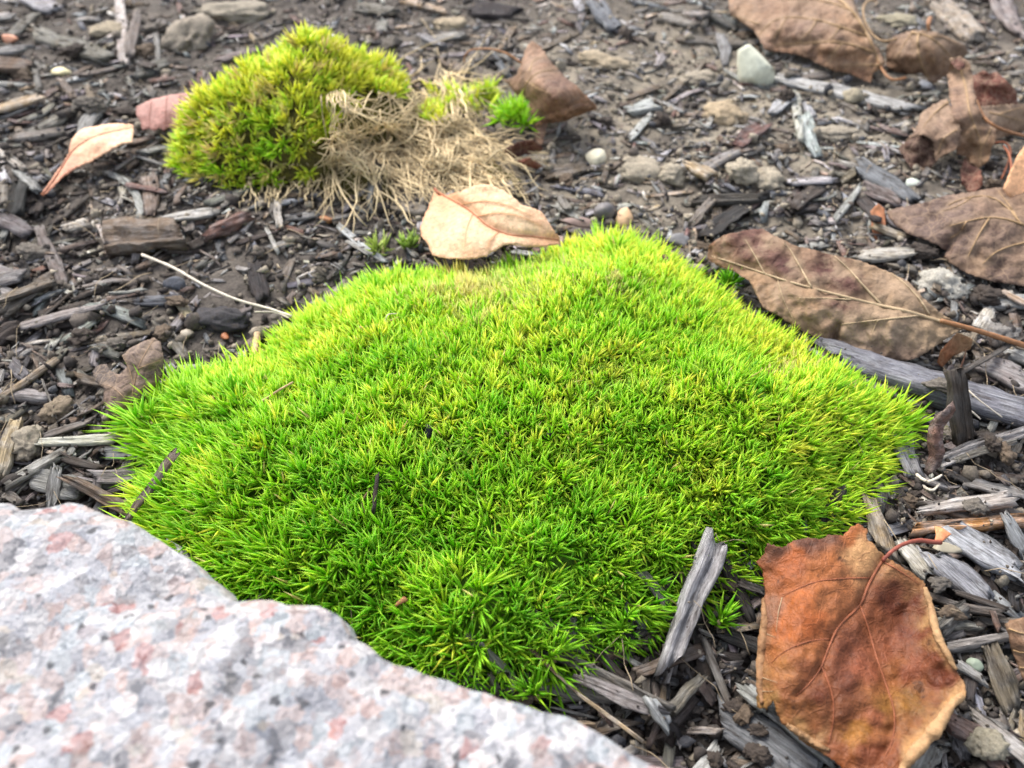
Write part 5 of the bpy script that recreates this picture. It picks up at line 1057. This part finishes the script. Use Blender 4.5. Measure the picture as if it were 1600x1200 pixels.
# dark curled leaf
R = leaf_root('fallen_leaf', (205, 590), 0.012, 'dark grey brown leaf with a fine pale vein net, curled beside the moss')
vs = [(c4_([(602, 712), (612, 640), (625, 570), (645, 500), (680, 435), (712, 385)]), 3), (c4_([(605, 690), (560, 640), (520, 608), (484, 595)]), 2.2), (c4_([(618, 600), (600, 530), (572, 470)]), 2), (c4_([(640, 520), (690, 500), (750, 480)]), 1.8), (c4_([(612, 640), (670, 600), (735, 570)]), 1.8), (c4_([(604, 690), (560, 690), (500, 690)]), 1.6)]
zc = z3(c4_, [(712, 378, 22), (756, 470, 20), (755, 540, 16), (690, 650, 11), (600, 722, 8), (545, 747, 6), (500, 720, 8), (478, 660, 11), (440, 580, 12), (428, 535, 11), (495, 500, 13), (552, 550, 16), (592, 512, 19), (565, 462, 21), (650, 402, 24), (630, 560, 18), (560, 640, 14), (680, 500, 22)])
cols = [(*c4_([(x, y)])[0], c) for x, y, c in [(680, 450, (132, 112, 100)), (650, 580, (128, 106, 92)), (560, 660, (132, 110, 98)), (700, 560, (112, 92, 82)), (470, 560, (92, 80, 74)), (600, 700, (150, 112, 84))]]
B, zf = blade('blade', LO['dark'], zc, cols, M_DARK, R, vs, 4, 0.6, 0.7, [(vs[0][0], -0.8, 7)], seed=15); veins_geo([(l, w*0.6) for l, w in vs], zf, mat_plain('leaf_rib_dull', srgb((150, 122, 94)), 0.7, 400, 0.2), R)
un = c4_([(520, 800), (560, 745), (600, 722), (650, 690), (700, 640), (735, 590), (740, 610), (700, 665), (640, 720), (590, 765), (545, 800)])
blade('underside_fold', un, [(*p, z) for p, z in zip(un, (2, 5, 7, 9, 10, 13, 9, 6, 4, 3, 2))], [(*un[2], (128, 62, 42)), (*un[5], (110, 60, 44))], M_DARK, R, (), 4, 0.4, 0.4, seed=16)
# leaf at the picture's side
R = leaf_root('fallen_leaf', (1610, 1015), 0.014, 'brown leaf with jagged margin beyond the round grey rod')
zc = z3(c8_, [(1515, 520, 16), (1565, 495, 20), (1650, 480, 24), (1740, 560, 18), (1740, 720, 12), (1680, 800, 8), (1605, 790, 7), (1548, 660, 11), (1620, 620, 18)])
cols = [(*c8_([(x, y)])[0], c) for x, y, c in [(1550, 560, (150, 108, 76)), (1600, 650, (160, 118, 84)), (1640, 740, (150, 106, 74))]]
vs = [(c8_([(1530, 540), (1590, 560), (1660, 560)]), 3), (c8_([(1550, 640), (1600, 650), (1670, 620)]), 2.5), (c8_([(1580, 720), (1620, 720), (1690, 690)]), 2.5)]
B, zf = blade('blade', LO['edge'], zc, cols, M_BROWN, R, vs, 5, 1.6, 0.8, (), seed=17); veins_geo(vs, zf, GOLD, R)

# ------------------------------------------------------------------ small finds
def wire(name, pts, r0, r1, mat, label, cat='twig', flat=1.0, kink=0.0, m=7):
    p = smooth_line(np.array(pts, float), 26); P = at(p[:, 0], p[:, 1], p[:, 2]*1e-3); rgw = np.random.default_rng(int(pts[0][0]*3 + pts[0][1]))
    P = P + rgw.normal(0, kink*1e-3, P.shape); v, f = tube(P, np.linspace(r0, r1, 26)*1e-3*(1 + 0.1*rgw.normal(size=26)), m, flat); o = P.mean(0)
    return tag(link(name, mesh_np(name, v - o, f, mat, smooth=True), loc=o), label, cat)
WHITE = mat_plain('bleached_straw', srgb((186, 176, 160)), 0.7, 500, 0.2); DKTW = mat_plain('dark_twig', srgb((84, 58, 46)), 0.75, 500, 0.3); TANB = mat_plain('tan_straw', srgb((164, 138, 104)), 0.7, 500, 0.25)
STRIP = mat_plain('bark_strip_skin', srgb((116, 90, 78)), 0.75, 260, 0.3)
wire('twig', [(222, 398, 9), (270, 418, 10), (320, 446, 11), (370, 468, 11), (420, 482, 12), (456, 494, 14)], 0.75, 0.55, WHITE, 'long bleached white twig lying on the soil, tip in the moss')
wire('twig', [(398, 487, 11), (430, 488, 12), (452, 497, 14)], 0.3, 0.25, WHITE, 'short bleached straw under the white twig')
add_hero((590, 740, 583, 804, 9, 'dark', 'short dark brown stick standing in the moss', dict(z1=34, z2=27, T=0.0018)))
wire('twig', [(578, 764, 28), (566, 785, 28), (572, 806, 26)], 0.4, 0.3, DKTW, 'hair thin curved fibre beside the short dark stick')
wire('twig', [(892, 418, 26), (930, 421, 27), (968, 425, 26)], 0.6, 0.4, DKTW, 'thin dark twig on the back slope of the moss')
wire('twig', [(562, 512, 28), (590, 508, 29), (622, 496, 29)], 0.6, 0.35, TANB, 'small tan straw lying on the moss')
wire('twig', [(600, 506, 29), (606, 492, 31), (620, 490, 30)], 0.3, 0.2, WHITE, 'curled pale fibre on the small tan straw')
wire('twig', [(410, 627, 27), (432, 612, 28), (458, 597, 28)], 0.55, 0.35, TANB, 'little buff straw stuck in the mossy slope')
wire('twig', [(1505, 602, 14), (1530, 625, 13), (1566, 652, 9)], 0.35, 0.25, WHITE, 'white fibre lying on the long weathered plank')
wire('twig', [(1506, 610, 12), (1512, 635, 10), (1532, 655, 7)], 0.5, 0.3, WHITE, 'white splinter peeling from the long weathered plank')
wire('twig', [(1500, 578, 14), (1506, 562, 18), (1510, 546, 22)], 0.45, 0.2, DKTW, 'thin grey spike beside the dark stake')
strip = [(1476, 640), (1488, 627), (1492, 640), (1484, 655), (1474, 668), (1472, 688), (1476, 706), (1468, 728), (1452, 742), (1445, 735), (1452, 712), (1449, 690), (1452, 666), (1462, 650)]
R = tag(empty('bark_strip', at(1462, 735, 0.004)), 'reddish curled bark strip leaning beside the dark stake', 'bark')
blade('strip', strip, [(*p, z) for p, z in zip(strip, (25, 27, 25, 22, 19, 16, 12, 7, 4, 4, 8, 14, 18, 22))], [(1470, 650, (120, 92, 80)), (1460, 700, (128, 98, 86)), (1456, 735, (104, 80, 70))], WOOD, R, (), 3.5, 0.3, 0.5, [([(1482, 635), (1464, 662), (1461, 690), (1464, 712), (1455, 738)], 1.8, 6)], th=0.0008, seed=41)
wire('twig', [(1432, 742, 5), (1448, 752, 8), (1462, 748, 9), (1472, 742, 7)], 0.7, 0.4, WHITE, 'curl of white fibre below the reddish bark strip', 'fibre', 1.0, 0.08)
wire('twig', [(1440, 758, 4), (1456, 766, 7), (1468, 756, 7)], 0.6, 0.4, WHITE, 'small white fluffy fibre near the flat buff chip', 'fibre', 1.0, 0.08)
wire('seed_husk', [(402, 520, 8), (400, 535, 8), (396, 556, 9)], 1.3, 1.7, TANB, 'tan seed husk standing by the moss edge', 'husk', 0.6)
wire('seed_husk', [(618, 946, 24), (626, 940, 25), (634, 936, 24)], 0.5, 1.1, mat_plain('husk_brown', srgb((128, 88, 56)), 0.7, 400, 0.3), 'orange brown husk sitting in the front moss', 'husk', 0.6)
wire('seed_husk', [(1038, 400, 22), (1042, 408, 22), (1045, 418, 20)], 1.2, 1.5, DKTW, 'dark brown husk on the back slope of the moss', 'husk', 0.8)
loose_sprig((1122, 975), 3, 0.0012, 0.0085, 0.42, 'lone green moss sprig beside the orange brown leaf')
loose_sprig((1142, 440), 4, 0.003, 0.0085, 0.3, 'dark green moss sprig under the tip of the purple leaf')
loose_sprig((598, 392), 3, 0.0025, 0.0075, 0.15, 'pale bluish green star shaped plantlet beside the peach leaf', 'plantlet', 0.45, 0.0012, 1.2)
loose_sprig((642, 384), 3, 0.002, 0.0085, 0.10, 'folded grey green plantlet touching the peach leaf', 'plantlet', 0.35, 0.0014, 0.7)
loose_sprig((745, 150), 22, 0.007, 0.011, 0.85, 'yellow green moss clump beside the rolled leaf stalk', W=0.0014)
loose_sprig((803, 190), 14, 0.0045, 0.011, 0.6, 'small green moss clump in front of the rolled leaf', W=0.0013)
for i, (a, b) in enumerate([(232, 668), (236, 745), (262, 790), (305, 855)]):
    loose_sprig((a, b), 3, 0.002, 0.0095, 0.42, 'long needled moss sprig straying from the moss edge by the boulder')['group'] = 'stray sprigs at the moss edge by the boulder'
for i, (a, b) in enumerate([(838, 1088), (865, 1040), (960, 985)]):
    loose_sprig((a, b), 3, 0.002, 0.009, 0.42, 'stray moss sprig at the front edge above the long stick')['group'] = 'stray sprigs above the long stick'
# hair fine roots and fibres
rg = np.random.default_rng(44); sv_, sf_ = [], []; nb = 0
for (cx, cy, qx_, qy_) in free_spots(190, rg, 40):
    L = rg.uniform(0.006, 0.022); a0 = rg.uniform(0, 2*math.pi); s = np.linspace(0, 1, 6); an = a0 + rg.normal(0, 0.4)*s
    q = np.array([cx, cy]) + np.cumsum(np.stack([np.cos(an), np.sin(an)], -1)*L/5, 0); z = HM[hm_idx(q[:, 0], q[:, 1])]; z = 0.5*z + 0.5*z.max() + 0.0004 + 0.0015*np.sin(s*3.1)*rg.random()
    v, f = tube(np.column_stack([q, z]), rg.uniform(0.0001, 0.00022), 3); sv_.append(v); sf_.append(f + nb); nb += len(v)
tag(link('root_fibres', mesh_np('root_fibres', np.vstack(sv_), np.vstack(sf_), mat_plain('root_fibre', srgb((150, 134, 110)), 0.8, 500, 0.25), smooth=True)), 'hair fine dry root fibres on the mulch', 'fibres', kind='stuff')
